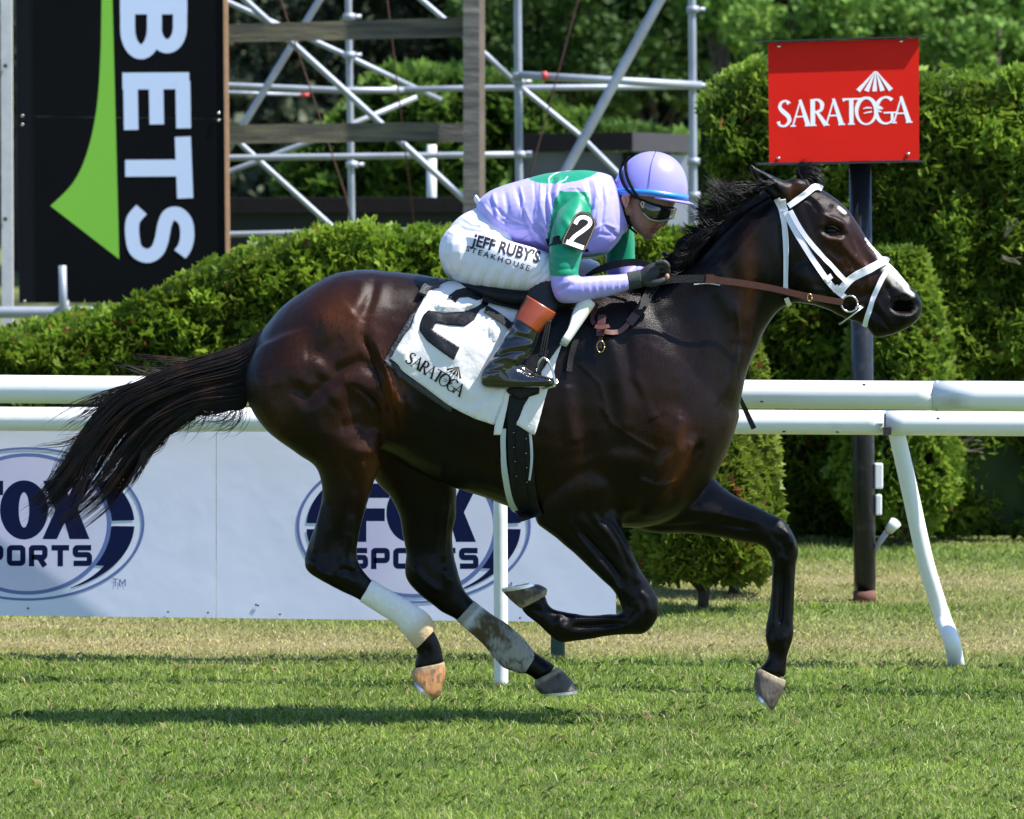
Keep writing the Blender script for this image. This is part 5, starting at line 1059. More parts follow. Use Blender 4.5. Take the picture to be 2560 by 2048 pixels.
BLOCK = { # squared sports capitals in a 0..1 box
 'S': [[(1,.86),(.16,.86),(.10,.80),(.10,.60),(.16,.54),(.84,.54),(.90,.46),(.90,.20),(.84,.14),(0,.14)]],
 'P': [[(.12,.0),(.12,.86),(.82,.86),(.88,.80),(.88,.48),(.82,.40),(.12,.40)]],
 'O': [[(.12,.5),(.12,.20),(.20,.14),(.80,.14),(.88,.20),(.88,.80),(.80,.86),(.20,.86),(.12,.80),(.12,.48)]],
 'R': [[(.12,.0),(.12,.86),(.82,.86),(.88,.80),(.88,.50),(.82,.42),(.12,.42)], [(.55,.42),(.88,.0)]],
 'T': [[(0,.86),(1,.86)], [(.5,.86),(.5,0)]]}
def fox(cx, cy, parent):
    mp = lambda U_, l: at(U_[:, 0], U_[:, 1], YB - .004 - l)
    disc(cx, cy, 293, 192, 286, 186, 0, 360, m_slate, 'outer_ring', parent, .0033)
    disc(cx, cy, 268, 176, 210, 172, -37, -2, m_navy, 'crescent', parent, .0035); disc(cx, cy, 268, 176, 212, 150, 3, 40, m_navy, 'crescent', parent, .0035)
    disc(cx, cy, 268, 176, 210, 172, 217, 182, m_navy, 'crescent', parent, .0035); disc(cx, cy, 268, 176, 212, 150, 177, 140, m_navy, 'crescent', parent, .0035)
    # tapering lower tail of the right-hand crescent
    t = np.radians(np.linspace(-2, -66, 30)); k = np.linspace(0, 1, 30) ** .8; o_ = np.stack([cx + 268 * np.cos(t), cy - 176 * np.sin(t)], -1); i_ = np.stack([cx + (214 + 52 * k) * np.cos(t), cy - (150 + 24 * k) * np.sin(t)], -1)
    q = MB(); P = np.stack([i_, o_], 1).reshape(-1, 2); q.add(at(P[:, 0], P[:, 1], YB - .0042 * YK), [(j * 2, j * 2 + 1, j * 2 + 3, j * 2 + 2) for j in range(29)]); q.build('crescent', m_navy, parent, smooth=False)
    disc(cx, cy, 210, 177, 199, 168, 0, 360, m_slate, 'inner_ring', parent, .0046)
    disc(cx, cy, 199, 168, 0.1, .1, 0, 360, mat('lilac_disc', (.60, .62, .76), .5, col2=(.50, .46, .66), nscale=1.2, noise=.03), 'disc', parent, .0044)
    L, B, T_ = cx - 160, cy + 38, cy - 108
    flat('letter_f', [[(L, T_), (L + 100, T_), (L + 100, T_ + 36), (L + 42, T_ + 36), (L + 42, T_ + 62), (L + 88, T_ + 62), (L + 88, T_ + 94), (L + 42, T_ + 94), (L + 42, B), (L, B)]], m_navy, parent, YB - .0056 * YK)
    disc(cx - 8, (T_ + B) / 2, 60, 74, 13, 44, 0, 360, m_navy, 'letter_o', parent, .0054)
    flat('letter_x', [[(cx + 40, T_), (cx + 88, T_), (cx + 104, T_ + 38), (cx + 120, T_), (cx + 162, T_), (cx + 126, cy - 36), (cx + 156, B), (cx + 106, B), (cx + 94, B - 42), (cx + 74, B), (cx + 38, B), (cx + 70, cy - 34)]], m_navy, parent, YB - .0058 * YK)
    x = cx - 160; sts = []
    for ch in 'SPORTS':
        for P in BLOCK[ch]: P = np.array(P, float); sts.append((np.column_stack([x + P[:, 0] * 44, cy + 106 - P[:, 1] * 54]), 13.5))
        x += 55.2
    q = MB()
    for i, (p, w) in enumerate(sts): V2, F2 = ribbon2(p, w, 40); q.add(at(V2[:, 0], V2[:, 1], YB - .0056 * YK - i * .00003), F2)
    q.build('sports_lettering', m_navy, parent, smooth=False)
    q = MB(); X0, Y0 = cx + 213, cy + 138
    for i, p in enumerate([[(0, 0), (14, 0)], [(7, 0), (7, 18)], [(18, 18), (18, 0), (25, 12), (32, 0), (32, 18)]]): V2, F2 = ribbon2(np.array(p, float) + [X0, Y0], 2.4, 24); q.add(at(V2[:, 0], V2[:, 1], YB - .0034 * YK - i * .0001), F2)
    q.build('trade_mark', m_slate, parent, smooth=False)
def banner(x0, x1, lab, logos):
    xs = np.linspace(x0, x1, 60); zs = np.linspace(0, 1, 16); V = []
    for f in zs:
        for i, x in enumerate(xs):
            yb = 1539 + (x - 0) * .0115; p = at(x, 1070 + (yb - 1070) * f, YB); dent = .010 * math.sin(min(1, f * 1.0) * math.pi) * (vnoise(np.array([[x / 260, f * 1.6, 0]]), 1, 71, 2)[0] - .5) * 2 * (1 if i > 3 and i < 56 else .3)
            p[1] += .0010 + abs(dent) * .22; V.append(p)
    n = 60; F2 = [(j * n + i, (j + 1) * n + i, (j + 1) * n + i + 1, j * n + i + 1) for j in range(15) for i in range(n - 1)]
    q = MB(); q.add(V, F2); o = q.build('advertising_banner', m_ban)
    tag(o, lab, 'banner', 'white broadcaster banners on the lower rail')
    return o
bn1 = banner(-420, 540, 'white banner with a navy broadcaster logo cut by the frame, below the horse\'s tail', 1); fox(68, 1310, bn1)
bn2 = banner(541, 1540, 'white banner with a navy broadcaster logo behind the horse\'s hind legs', 1); fox(1034, 1317, bn2)
q = MB()
for x, y in [(70, 1521), (420, 1530), (520, 1532)]: q.ball(at(x, y, YB - .003), (.004, .002, .004), None, 8, 6)
q.build('rivets', m_dark, bn1)['kind'] = 'stuff'
q = MB()
for x, y in [(640, 1512), (645, 1514), (700, 1536), (980, 1540), (1300, 1545)]: q.ball(at(x, y, YB - .003), (.004, .002, .004), None, 8, 6)
q.build('rivets', m_dark, bn2)['kind'] = 'stuff'
gp = MB(); b = gnd(1396, 1668); gp.box((b.x, YB + .07, .30), (.055, .045, .64)); go = gp.build('green_post', mat('dark_green_stake', (.012, .045, .035), .6, noise=.2), smooth=False); tag(go, 'dark green stake behind the horse\'s folded foreleg', 'post')

# ================================================================ SIGN
sg = empty('course_sign', tuple(gnd(2162, 1505))); tag(sg, 'red square racecourse sign on a tall dark round post', 'sign')
YS = gnd(2162, 1505).y
m_pole = mat('dark_painted_pole', (.010, .010, .014), .42, spec=.35, col2=(.03, .03, .035), nscale=14, nlo=.6, nhi=.72, noise=.2, bump=.2, bscale=30, coat=.2)
q = MB(); q.tube([at(2150, 402, YS), at(2162, 1450, YS), tuple(gnd(2162, 1512, -.03))], .0475, 24); q.build('post', m_pole, sg)
q = MB(); q.tube([at(2161, 1478, YS), at(2162, 1507, YS)], .0492, 24); q.build('post_foot', mat('rusty_foot', (.12, .045, .03), .8, noise=.4, nscale=40), sg)
ms_red = mat('red_sign_panel', (.60, .010, .003), .6, spec=.15, noise=.05, nscale=6)
ms_blk = mat('black_sign_edge', (.015, .013, .015), .5)
TL, TR, BR_, BL_ = at(1920, 108, YS - .18), at(2297, 96, YS - .10), at(2298, 400, YS - .10), at(1923, 407, YS - .18)
exs = (TR - TL); ezs = (BL_ - TL); nn = np.cross(exs, ezs); nn /= np.linalg.norm(nn); nn = nn if nn[1] < 0 else -nn
def slab(name, a, b, c, d, t, m, parent, o0=0):
    V = [p + nn * o0 for p in (a, b, c, d)] + [p - nn * t for p in (a, b, c, d)]; q = MB(); q.add(V, [(0, 1, 2, 3), (7, 6, 5, 4), (0, 4, 5, 1), (1, 5, 6, 2), (2, 6, 7, 3), (3, 7, 4, 0)]); return q.build(name, m, parent, smooth=False)
slab('panel', TL, TR, BR_, BL_, .004, ms_red, sg, .002)
q = MB(); h_ = .20; ins = exs / np.linalg.norm(exs) * .004
slab('cabinet', TL + ins * 9 - nn * .006, TR - nn * .006 - ins * 0, BR_ - nn * .006, BL_ + ins * 9 - nn * .006, .16, ms_blk, sg, 0)
uz = np.array([0, 0, 1.0]); ux = exs / np.linalg.norm(exs)
for (A_, B_q, nm) in ((TL, TR, 'roof_plate'), (BL_, BR_, 'base_plate')):
    up_ = .004 if nm == 'roof_plate' else -.010; ov = .034 if nm == 'roof_plate' else .02; sx_ = .026 if nm == 'roof_plate' else .018
    P = [A_ - ux * sx_ + nn * ov, B_q + ux * sx_ + nn * ov, B_q + ux * sx_ - nn * .24, A_ - ux * sx_ - nn * .24]; V = [p + uz * up_ for p in P] + [p + uz * (up_ + .007) for p in P]
    q = MB(); q.add(V, [(3, 2, 1, 0), (4, 5, 6, 7), (0, 1, 5, 4), (1, 2, 6, 5), (2, 3, 7, 6), (3, 0, 4, 7)]); q.build(nm, ms_blk, sg, smooth=False)
m_sw = mat('white_sign_print', (.80, .80, .84), .5)
logo, LW = saratoga_logo(); O_ = TL + exs * (22 / 377.) + ezs * (213 / 303.); exl = exs * (333 / 377.) / LW; ezl = -ezs * (67 / 303.)
q = MB()
for i, (p, w) in enumerate(logo):
    V2, F2 = ribbon2(p, np.asarray(w) * 1.0); q.add(O_ + V2[:, :1] * exl + V2[:, 1:2] * ezl + nn * (.0023 + i * .00003), F2)
q.build('sign_lettering', m_sw, sg, smooth=False)
for u, v in ((.07, .03), (.88, .02), (.06, .965), (.92, .965)):
    q = MB(); q.ball((0, 0, 0), (.009, .005, .007), None, 12, 8); o = q.build('screw', m_steel, sg); o.location = TL + exs * u + ezs * v + nn * .005
m_pl = mat('white_plastic', (.72, .72, .70), .45, noise=.05)
for (x0, y0, x1, y1) in ((2186, 1158, 2207, 1222), (2188, 1236, 2204, 1288)):
    c = at((x0 + x1) / 2, (y0 + y1) / 2, YS); q = MB(); q.box(c, ((x1 - x0) / 580, .05, (y1 - y0) / 580)); o = q.build('junction_box', m_pl, sg, smooth=False); bv = o.modifiers.new('b', 'BEVEL'); bv.width = .006; bv.segments = 2
q = MB(); q.tube([at(2180, 1395, YS), at(2196, 1360, YS - .02), at(2222, 1325, YS - .04)], [.006, .012, .013], 12); o = q.build('spotlight_arm', mat('grey_plastic', (.35, .35, .37), .5), sg)
q = MB(); q.tube([at(2222, 1327, YS - .04), at(2240, 1305, YS - .06)], [.020, .026], 14); q.build('spotlight_head', m_pl, sg)
adopt(sg)
# ================================================================ FOLIAGE
def rand_dirs(n):
    v = RNG.normal(size=(n, 3)); return v / np.linalg.norm(v, axis=1)[:, None]
def leaf_quads(P, size, out=None, out_w=.5, aspect=.55):
    """small pointed leaf-sized faces at points P"""
    n = len(P); d = rand_dirs(n)
    if out is not None: d = d * (1 - out_w) + out * out_w; d /= np.linalg.norm(d, axis=1)[:, None] + 1e-9
    r = rand_dirs(n); s_ = np.cross(d, r); s_ /= np.linalg.norm(s_, axis=1)[:, None] + 1e-9
    L = size * (.6 + .8 * RNG.random(n)); w = L * aspect
    return np.stack([P, P + d * (L * .5)[:, None] + s_ * (w / 2)[:, None], P + d * L[:, None], P + d * (L * .5)[:, None] - s_ * (w / 2)[:, None]], 1).reshape(-1, 3)
def sprays(P, out, size, per=5, spread=.75):
    """flat fans of leaf scales, as on a thuja: per leaves fanned in one plane"""
    n = len(P); d = rand_dirs(n) * spread + out; d[:, 2] += .15; d /= np.linalg.norm(d, axis=1)[:, None]
    s_ = np.cross(d, rand_dirs(n)); s_ /= np.linalg.norm(s_, axis=1)[:, None] + 1e-9; Q = []
    sz = size * (.6 + .8 * RNG.random(n))
    for k in range(per):
        a = math.radians(-70 + 140 * k / max(1, per - 1)) + RNG.normal(size=n) * .15; f = .35 + .65 * RNG.random(n); dd = d * np.cos(a)[:, None] + s_ * np.sin(a)[:, None]; pp = -d * np.sin(a)[:, None] + s_ * np.cos(a)[:, None]
        B = P + d * (sz * .25)[:, None]; L = (sz * f)[:, None]; w = L * .24
        Q.append(np.stack([B, B + dd * L * .55 + pp * w, B + dd * L, B + dd * L * .55 - pp * w], 1))
    return np.stack(Q, 1).reshape(-1, 3), per
def leafcol(P, c1, c2, seed, per, br=.02, sc=7, brown=(.22, .085, .03)):
    n_ = vnoise(P, sc, seed, 3)[:, None]; n_ = np.clip((n_ - .5) * 1.8 + .5, 0, 1); c = np.array(c1) * (1 - n_) + np.array(c2) * n_
    bz = (vnoise(P, 3.2, seed + 5, 2) > .72) & (RNG.random(len(P)) < .10); k = (RNG.random(len(P)) < br * .5) | (bz & (br > 0)); c[k] = brown
    c = c * (.75 + .5 * RNG.random((len(P), 1))); return np.repeat(c, per, 0)
m_leaf = mat('thuja_foliage', attr='leaf', rough=.5, spec=.3, trans=.40)
m_tleaf = mat('tree_foliage', attr='leaf', rough=.6, spec=.15, trans=.15)
m_core = mat('hedge_inner_growth', (.022, .040, .010), .9, noise=.4, nscale=8)
m_twig = mat('bare_twig', (.20, .165, .12), .8, noise=.2); m_bark = mat('bark', (.055, .042, .032), .9, noise=.4, nscale=30, bump=.8, bscale=30)
def hedge_prof(px, Y, prof):
    """z of hedge top from traced pixel heights"""
    x = np.array([p[0] for p in prof]); y = np.array([p[1] for p in prof]); W_ = at(x, y, Y); return np.interp(px, W_[:, 0], W_[:, 2])
def hedge(name, x0, x1, Y0, depth, prof, n, c1, c2, seed, lab, bulge=.10, size=.055, zmin=0.0, topn=.35, br=.02, holes=None, mindz=0):
    xs = np.linspace(x0, x1, 90); q = MB()     # leafy core body
    V = []; zt = np.array([hedge_prof(x, Y0, prof) for x in xs]); rows = 10
    def surf(x, z, ztop):
        f = np.clip(z / ztop, 0, 1.05); rnd = .16 * np.clip((f - .86) / .14, 0, 1) ** 2 + .10 * np.clip((.12 - f) / .12, 0, 1)
        P3 = np.stack([x, 0 * x, z], -1); return Y0 + rnd + (.5 - vnoise(P3, 2.4, seed, 3)) * bulge * 2
    for j in range(rows):
        z = zt * (j / (rows - 1)) * .95 + .02; V.append(np.stack([xs, surf(xs, z, zt) + .11, z], -1))
    V.append(np.stack([xs, np.full_like(xs, Y0 + depth), zt * .95 + .02], -1)); V.append(np.stack([xs, np.full_like(xs, Y0 + depth), np.zeros_like(xs)], -1))
    n_ = len(xs); Vv = np.vstack(V); q.add(Vv, [(j * n_ + i, j * n_ + i + 1, (j + 1) * n_ + i + 1, (j + 1) * n_ + i) for j in range(len(V) - 1) for i in range(n_ - 1)])
    me_o = q.build(name, m_core); tag(me_o, lab, 'hedge')
    nf = int(n * (1 - topn)); nt = n - nf
    x = x0 + (x1 - x0) * RNG.random(nf); ztp = hedge_prof(x, Y0, prof); z = ztp * RNG.random(nf) ** .85; y = surf(x, z, ztp) + .10 * RNG.random(nf) ** .7
    P = np.stack([x, y, z], -1); o_ = np.tile([0, -1.0, .25], (nf, 1))
    x = x0 + (x1 - x0) * RNG.random(nt); ztp = hedge_prof(x, Y0, prof); dy = RNG.random(nt) ** 1.6 * depth; z = ztp - .10 * RNG.random(nt) + .07 * (vnoise(np.stack([x, dy, 0 * x], -1), 4, seed + 2, 2) - .5) * 2; P = np.vstack([P, np.stack([x, Y0 + .10 + dy, z], -1)]); o_ = np.vstack([o_, np.tile([0, -.25, 1.0], (nt, 1))])
    if holes is not None:
        U_ = to_px(P); k = np.ones(len(P), bool)
        for h in holes: k &= ~(soft_in(U_, h, 18) > RNG.random(len(P)))
        P, o_ = P[k], o_[k]
    o_ = o_ / np.linalg.norm(o_, axis=1)[:, None]
    # clumps: push sprays out in tufts; sprays in hollows coloured darker, tips paler
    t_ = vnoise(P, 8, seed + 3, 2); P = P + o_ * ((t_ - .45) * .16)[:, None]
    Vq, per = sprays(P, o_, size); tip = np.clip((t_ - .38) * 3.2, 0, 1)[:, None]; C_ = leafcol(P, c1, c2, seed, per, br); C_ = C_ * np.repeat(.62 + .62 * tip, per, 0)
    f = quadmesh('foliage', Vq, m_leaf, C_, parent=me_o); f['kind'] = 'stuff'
    return me_o
LP = [(-900, 900), (-300, 870), (0, 856), (90, 853), (178, 838), (267, 806), (356, 768), (416, 728), (505, 692), (594, 660), (653, 628), (742, 612), (890, 603), (1100, 600), (1300, 600), (1500, 604), (1760, 608), (1900, 615)]
h1_ = hedge('clipped_hedge', -2.95, .98, 7.6, .9, LP, 50000, (.100, .180, .012), (.255, .355, .036), 5, 'long clipped green hedge sloping up behind the white rails, in front of the scaffolding', size=.038, bulge=.08)
RP = [(1700, 380), (1740, 285), (1800, 235), (1900, 190), (2050, 180), (2200, 205), (2350, 215), (2450, 215), (2560, 205), (2800, 190), (3200, 190)]
hole = [[(2420, 1130), (2560, 1090), (2620, 1330), (2480, 1290), (2420, 1200)]]
h2_ = hedge('tall_hedge', .955, 3.1, 8.9, 1.2, RP, 54000, (.100, .180, .018), (.245, .350, .044), 9, 'tall shaggy evergreen hedge filling the view behind the red sign', size=.043, bulge=.12, holes=hole)
tw = MB()
for (x, y, L, a) in [(2395,1108,60,-20),(2400,1120,60,12),(2510,590,45,-60),(2505,640,50,15)]:
    for k in range(3):
        aa = math.radians(a + RNG.normal() * 22); t_ = np.linspace(0, 1, 6); tw.tube(at(x + np.cos(aa) * L * t_, y + np.sin(aa) * L * t_ * (1 + .2 * k) + 5 * np.sin(t_ * 4 + k), 8.78 + .04 * k - .05 * t_), np.linspace(.0045, .0015, 6), 5)
o = tw.build('bare_twigs', m_twig, h2_); o['kind'] = 'stuff'
def cone_shrub(name, cx, Y, rad, z0, z1, n, c1, c2, seed, lab, size=.05, trunk=True, group=None, pw=.75, br=.008):
    t = empty(name, (cx, Y, 0)); tag(t, lab, 'shrub', group)
    h = RNG.random(n) ** .8; z = z0 + (z1 - z0) * h; r_ = rad * np.clip(np.sin((.12 + .88 * (1 - h)) * math.pi * .62) ** pw, .05, 1) * np.where(h < .12, .6 + 3.3 * h, 1); a = RNG.random(n) * 2 * math.pi
    nrm = np.stack([np.cos(a), np.sin(a), 0 * a], -1); lump = .78 + .5 * (vnoise(np.column_stack([nrm[:, 0] * rad, nrm[:, 1] * rad, z]), 7, seed, 2)); rr = r_ * lump * (.72 + .28 * RNG.random(n) ** .5)
    P = np.stack([cx + nrm[:, 0] * rr, Y + nrm[:, 1] * rr, z], -1); o_ = nrm + [0, 0, .35]; o_ /= np.linalg.norm(o_, axis=1)[:, None]
    Vq, per = sprays(P, o_, size); f = quadmesh('foliage', Vq, m_leaf, leafcol(P, c1, c2, seed, per, br), parent=t); f['kind'] = 'stuff'
    q = MB(); q.tube([(cx, Y, -.03), (cx + .02, Y, z0 + .1), (cx, Y, z0 + (z1 - z0) * .55), (cx, Y, z1 * .85)], [.026, .022, .018, .008], 10); 
    for k in range(5): aa = k * 1.3 + 1; q.tube([(cx, Y, z0 * .6 + .02), (cx + math.cos(aa) * .1, Y + math.sin(aa) * .1, z0 + .06), (cx + math.cos(aa) * rad * .7, Y + math.sin(aa) * rad * .7, z0 + .2)], [.02, .014, .006], 6)
    q.build('trunk', m_bark, t)
    q = MB(); q.ball((cx, Y, (z0 + z1) / 2), (rad * .55, rad * .55, (z1 - z0) * .42)); q.build('inner_branches', m_core, t); adopt(t); return t
b = gnd(1755, 1528); cone_shrub('arborvitae_shrub', b.x + .0, b.y, .245, .12, .88, 9000, (.085, .135, .012), (.21, .27, .035), 15, 'small yellow-green arborvitae with a bare stem between the horse\'s forelegs', size=.045, br=.012)
b = at(1845, 1200, 5.6); cone_shrub('arborvitae_shrub', float(b[0]) - .02, 5.7, .19, .05, 1.16, 7000, (.10, .16, .014), (.24, .30, .045), 16, 'narrow lime-coloured arborvitae just beyond the horse\'s chest', size=.045)
b = at(2270, 1000, 8.0); cone_shrub('arborvitae_shrub', float(b[0]), 8.75, .27, .06, 1.42, 7000, (.100, .180, .018), (.25, .355, .044), 17, 'cone-shaped light green arborvitae in front of the tall hedge beside the black post', size=.05)
b = at(1615, 1370, 5.6); cone_shrub('arborvitae_shrub', float(b[0]), 6.1, .15, .04, .58, 3000, (.06, .11, .012), (.15, .20, .03), 18, 'low half-browned arborvitae behind the horse\'s near foreleg', size=.045, br=.10)
# ---- trees beyond
def tree(name, x, Y, zc, rad, lab, c1, c2, seed, nclump=26, per=330, size=.10, trunk_r=.16, group=None, squash=.8, cl=.30):
    t = empty(name, (x, Y, 0)); tag(t, lab, 'tree', group); c0 = np.array([x, Y, zc])
    d = rand_dirs(nclump); cc = c0 + d * (rad * (.45 + .5 * RNG.random(nclump)))[:, None] * [1, 1, squash]; cr = rad * cl * (.7 + .7 * RNG.random(nclump))
    P = []; O_2 = []
    for k in range(nclump):
        dd = rand_dirs(per); rr = cr[k] * (.55 + .45 * RNG.random(per) ** .5) * (.75 + .5 * vnoise(dd, 2.6, seed + k, 2)); P.append(cc[k] + dd * rr[:, None] * [1, 1, .75]); O_2.append(dd)
    P = np.vstack(P); O_2 = np.vstack(O_2); keep = P[:, 2] > .15; P, O_2 = P[keep], O_2[keep]
    V = leaf_quads(P, size, O_2, .45, .7); f = quadmesh('crown', V, m_tleaf, leafcol(P, c1, c2, seed, 1, 0, 1.6), parent=t); f['kind'] = 'stuff'
    q = MB(); q.tube([(x, Y, -.1), (x + .05, Y, zc * .4), (x - .05, Y, zc * .8), (x, Y, zc + rad * .5)], [trunk_r * 1.4, trunk_r, trunk_r * .8, trunk_r * .3], 10)
    for k in range(7):
        e = cc[(k * 5) % nclump]; s0 = np.array([x, Y, zc * (.35 + .07 * k)]); q.tube([s0, s0 * .5 + e * .5 + [0, 0, .2], e], [trunk_r * .45, trunk_r * .3, .02], 7)
    q.build('trunk', m_bark, t); adopt(t)
G1, G2 = (.030, .075, .012), (.085, .170, .028); D1, D2 = (.0025, .006, .002), (.008, .016, .004); P1, P2 = (.075, .095, .060), (.115, .140, .085)  # D pair carries the shade on the dark trees as near-black leaf colour
# grey-green pines; dark wood and sunlit limbs, shade and sun put into leaf colour
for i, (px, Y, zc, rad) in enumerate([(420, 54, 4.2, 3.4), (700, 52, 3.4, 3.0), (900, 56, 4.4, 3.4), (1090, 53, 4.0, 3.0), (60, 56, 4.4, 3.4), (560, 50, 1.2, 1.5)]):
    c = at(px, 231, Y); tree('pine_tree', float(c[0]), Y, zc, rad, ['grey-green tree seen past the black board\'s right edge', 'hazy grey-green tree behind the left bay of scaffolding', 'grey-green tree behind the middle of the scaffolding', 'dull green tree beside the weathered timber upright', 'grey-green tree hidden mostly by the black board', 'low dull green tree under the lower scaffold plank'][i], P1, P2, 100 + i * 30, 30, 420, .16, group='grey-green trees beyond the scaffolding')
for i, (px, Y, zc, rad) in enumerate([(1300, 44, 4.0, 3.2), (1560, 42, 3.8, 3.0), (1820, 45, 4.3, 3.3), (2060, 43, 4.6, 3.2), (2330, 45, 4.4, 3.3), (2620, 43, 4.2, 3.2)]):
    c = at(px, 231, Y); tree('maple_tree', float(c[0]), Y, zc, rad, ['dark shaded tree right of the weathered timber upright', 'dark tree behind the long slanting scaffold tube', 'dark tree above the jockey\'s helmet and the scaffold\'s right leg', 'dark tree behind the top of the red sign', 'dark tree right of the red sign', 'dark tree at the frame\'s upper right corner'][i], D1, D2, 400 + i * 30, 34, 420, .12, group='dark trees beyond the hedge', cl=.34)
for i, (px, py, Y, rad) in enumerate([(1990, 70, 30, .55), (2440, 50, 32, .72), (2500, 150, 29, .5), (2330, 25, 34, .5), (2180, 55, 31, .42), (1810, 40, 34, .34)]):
    c = at(px, py, Y); tree('young_maple_tree', float(c[0]), Y, float(c[2]), rad, ['sunlit green tree rising behind the left half of the red sign', 'broad bright green tree in the upper right corner', 'bright low tree just right of the red sign\'s corner', 'small bright tree top between two larger ones, above the red sign\'s right edge', 'sunlit young tree above the red sign\'s middle', 'small bright tree top by the scaffold\'s right leg'][i], (.07, .15, .022), (.17, .29, .05), 700 + i * 30, 15, 420, .07, trunk_r=.04, cl=.33, group='sunlit young trees over the hedge')  # sunlight put into these crowns as a brighter leaf green
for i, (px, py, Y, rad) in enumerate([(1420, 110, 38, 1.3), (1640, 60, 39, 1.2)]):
    c = at(px, py, Y); tree('shaded_maple_tree', float(c[0]), Y, float(c[2]), rad, ['half-shaded tree whose leaf clumps show between the upper scaffold rails', 'half-shaded tree left of the scaffold\'s right leg, beyond the long slanting tube'][i], (.018, .045, .008), (.055, .105, .018), 1500 + 40 * i, 24, 330, .09, trunk_r=.035, cl=.24, group='half-shaded trees beyond the scaffold')  # half shade put into the leaf colour, between the dark and sunlit trees
MP = [(700, 470), (760, 400), (830, 330), (900, 250), (960, 205), (1050, 200), (1160, 210), (1230, 215), (1330, 235), (1420, 310), (1500, 330), (1620, 360), (1800, 380)]
hedge('overgrown_bush', float(at(700, 231, 21)[0]), float(at(1800, 231, 21)[0]), 21.0, 1.2, MP, 13000, (.055, .120, .016), (.150, .255, .040), 33, 'bright rounded bushes behind the scaffold\'s middle bay', size=.10, bulge=.25, br=0)
# far wood closing the view, its shade put into dark leaf colour
q = []
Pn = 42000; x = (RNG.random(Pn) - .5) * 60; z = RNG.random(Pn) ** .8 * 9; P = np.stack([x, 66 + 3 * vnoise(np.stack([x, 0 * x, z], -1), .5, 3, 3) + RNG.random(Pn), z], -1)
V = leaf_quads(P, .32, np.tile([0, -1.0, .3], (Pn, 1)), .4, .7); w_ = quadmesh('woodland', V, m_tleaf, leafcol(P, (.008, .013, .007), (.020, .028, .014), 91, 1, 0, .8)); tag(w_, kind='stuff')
wl = MB(); wl.add([(-40, 70, -.2), (40, 70, -.2), (40, 70, 9), (-40, 70, 9), (-40, 74, -.2), (40, 74, -.2), (40, 74, 9), (-40, 74, 9)], [(0, 1, 2, 3), (7, 6, 5, 4), (3, 2, 6, 7), (0, 3, 7, 4), (1, 5, 6, 2)]); wo2 = wl.build('woodland_depth', m_core, w_)
# ================================================================ SCAFFOLDING, BOARD, BOOTH
m_galv = mat('galvanised_tube', (.30, .33, .375), .5, metal=.3, noise=.22, nscale=6, bump=.1, bscale=40)
m_rust = mat('rusty_rod', (.09, .04, .028), .8, noise=.3); m_wood = mat('weathered_plank', (.085, .080, .072), .85, col2=(.17, .155, .135), nscale=6, noise=.3, bump=.6, bscale=30, stretch=(.5, 1, 5), nlo=.3, nhi=.75)
m_lich = mat('lichened_plank', (.075, .070, .060), .85, col2=(.16, .14, .075), nscale=6, noise=.35, bump=.6, bscale=30, stretch=(.5, 1, 5), nlo=.3, nhi=.75)
sf = empty('scaffold', (-.8, 15.5, 0)); tag(sf, 'galvanised tube scaffolding tower with couplers and crossing braces behind the hedge', 'scaffold')
YF = 15.5
def pipe(name, pts, wpx, Y=YF, m=m_galv, parent=sf, n=12):
    P = []
    for i, p in enumerate(pts): P.append(at(p[0], p[1], Y if np.isscalar(Y) else Y[i]))
    q = MB(); r_ = wpx / 2 / (F / (22 + (Y if np.isscalar(Y) else Y[0]))); q.tube(P, r_, n); return q.build(name, m, parent)
g0 = lambda px, Y: (px, float(to_px(np.array([[at(px, 600, Y)[0], Y, -.02]]))[0, 1]))
pipe('standard', [(868, -500), (871, 0), (880, 575), (886, 1000)], 17, 16.2)
pipe('standard', [(1293, -500), (1294, 0), (1298, 455), (1302, 1010)], 20, 15.0)
pipe('standard', [(1728, -500), (1730, 0), (1734, 536), (1738, 1010)], 20, 15.0)
pipe('ledger', [(470, 206), (565, 214), (853, 226), (1010, 226)], 16, 15.9); pipe('ledger', [(860, 228), (1158, 221), (1306, 220), (1750, 216)], 15, 16.4)
pipe('ledger', [(1296, 188), (1755, 214)], 20, 14.94); pipe('ledger', [(470, 231), (565, 231), (765, 238)], 9, 16.9)
pipe('ledger', [(470, 398), (569, 395), (1158, 388), (1330, 386)], 16, 15.7); pipe('ledger', [(480, 588), (574, 586), (935, 578), (1300, 574)], 14, 15.7)
pipe('brace', [(420, -300), (612, 0), (1165, 503), (1210, 543)], 17, 15.3)
pipe('brace', [(380, -105), (562, 2), (842, 128), (1104, 252)], 14, 16.6)
pipe('brace', [(980, -280), (799, 0), (608, 313), (560, 390)], 18, 15.45)
pipe('brace', [(500, 462), (569, 431), (763, 359), (1043, 243)], 14, 16.8)
pipe('brace', [(560, 320), (605, 363), (842, 578), (900, 628)], 14, 16.1)
pipe('brace', [(900, -150), (1054, 0), (1215, 137), (1290, 208)], 14, 16.0)
pipe('brace', [(1300, 216), (1316, 230), (1452, 341), (1545, 434), (1600, 490)], 14, 16.3)
pipe('brace', [(1760, -195), (1650, 0), (1416, 425), (1340, 560)], 25, 14.6)
def coupler(px, py, Y, r=.05):
    q = MB(); c = at(px, py, Y); q.tube([c + [0, 0, -.02], c + [0, 0, .02]], r, 14); q.box(c + np.array([r, 0, 0]), (.07, .03, .025)); q.build('coupler', m_galv, sf)
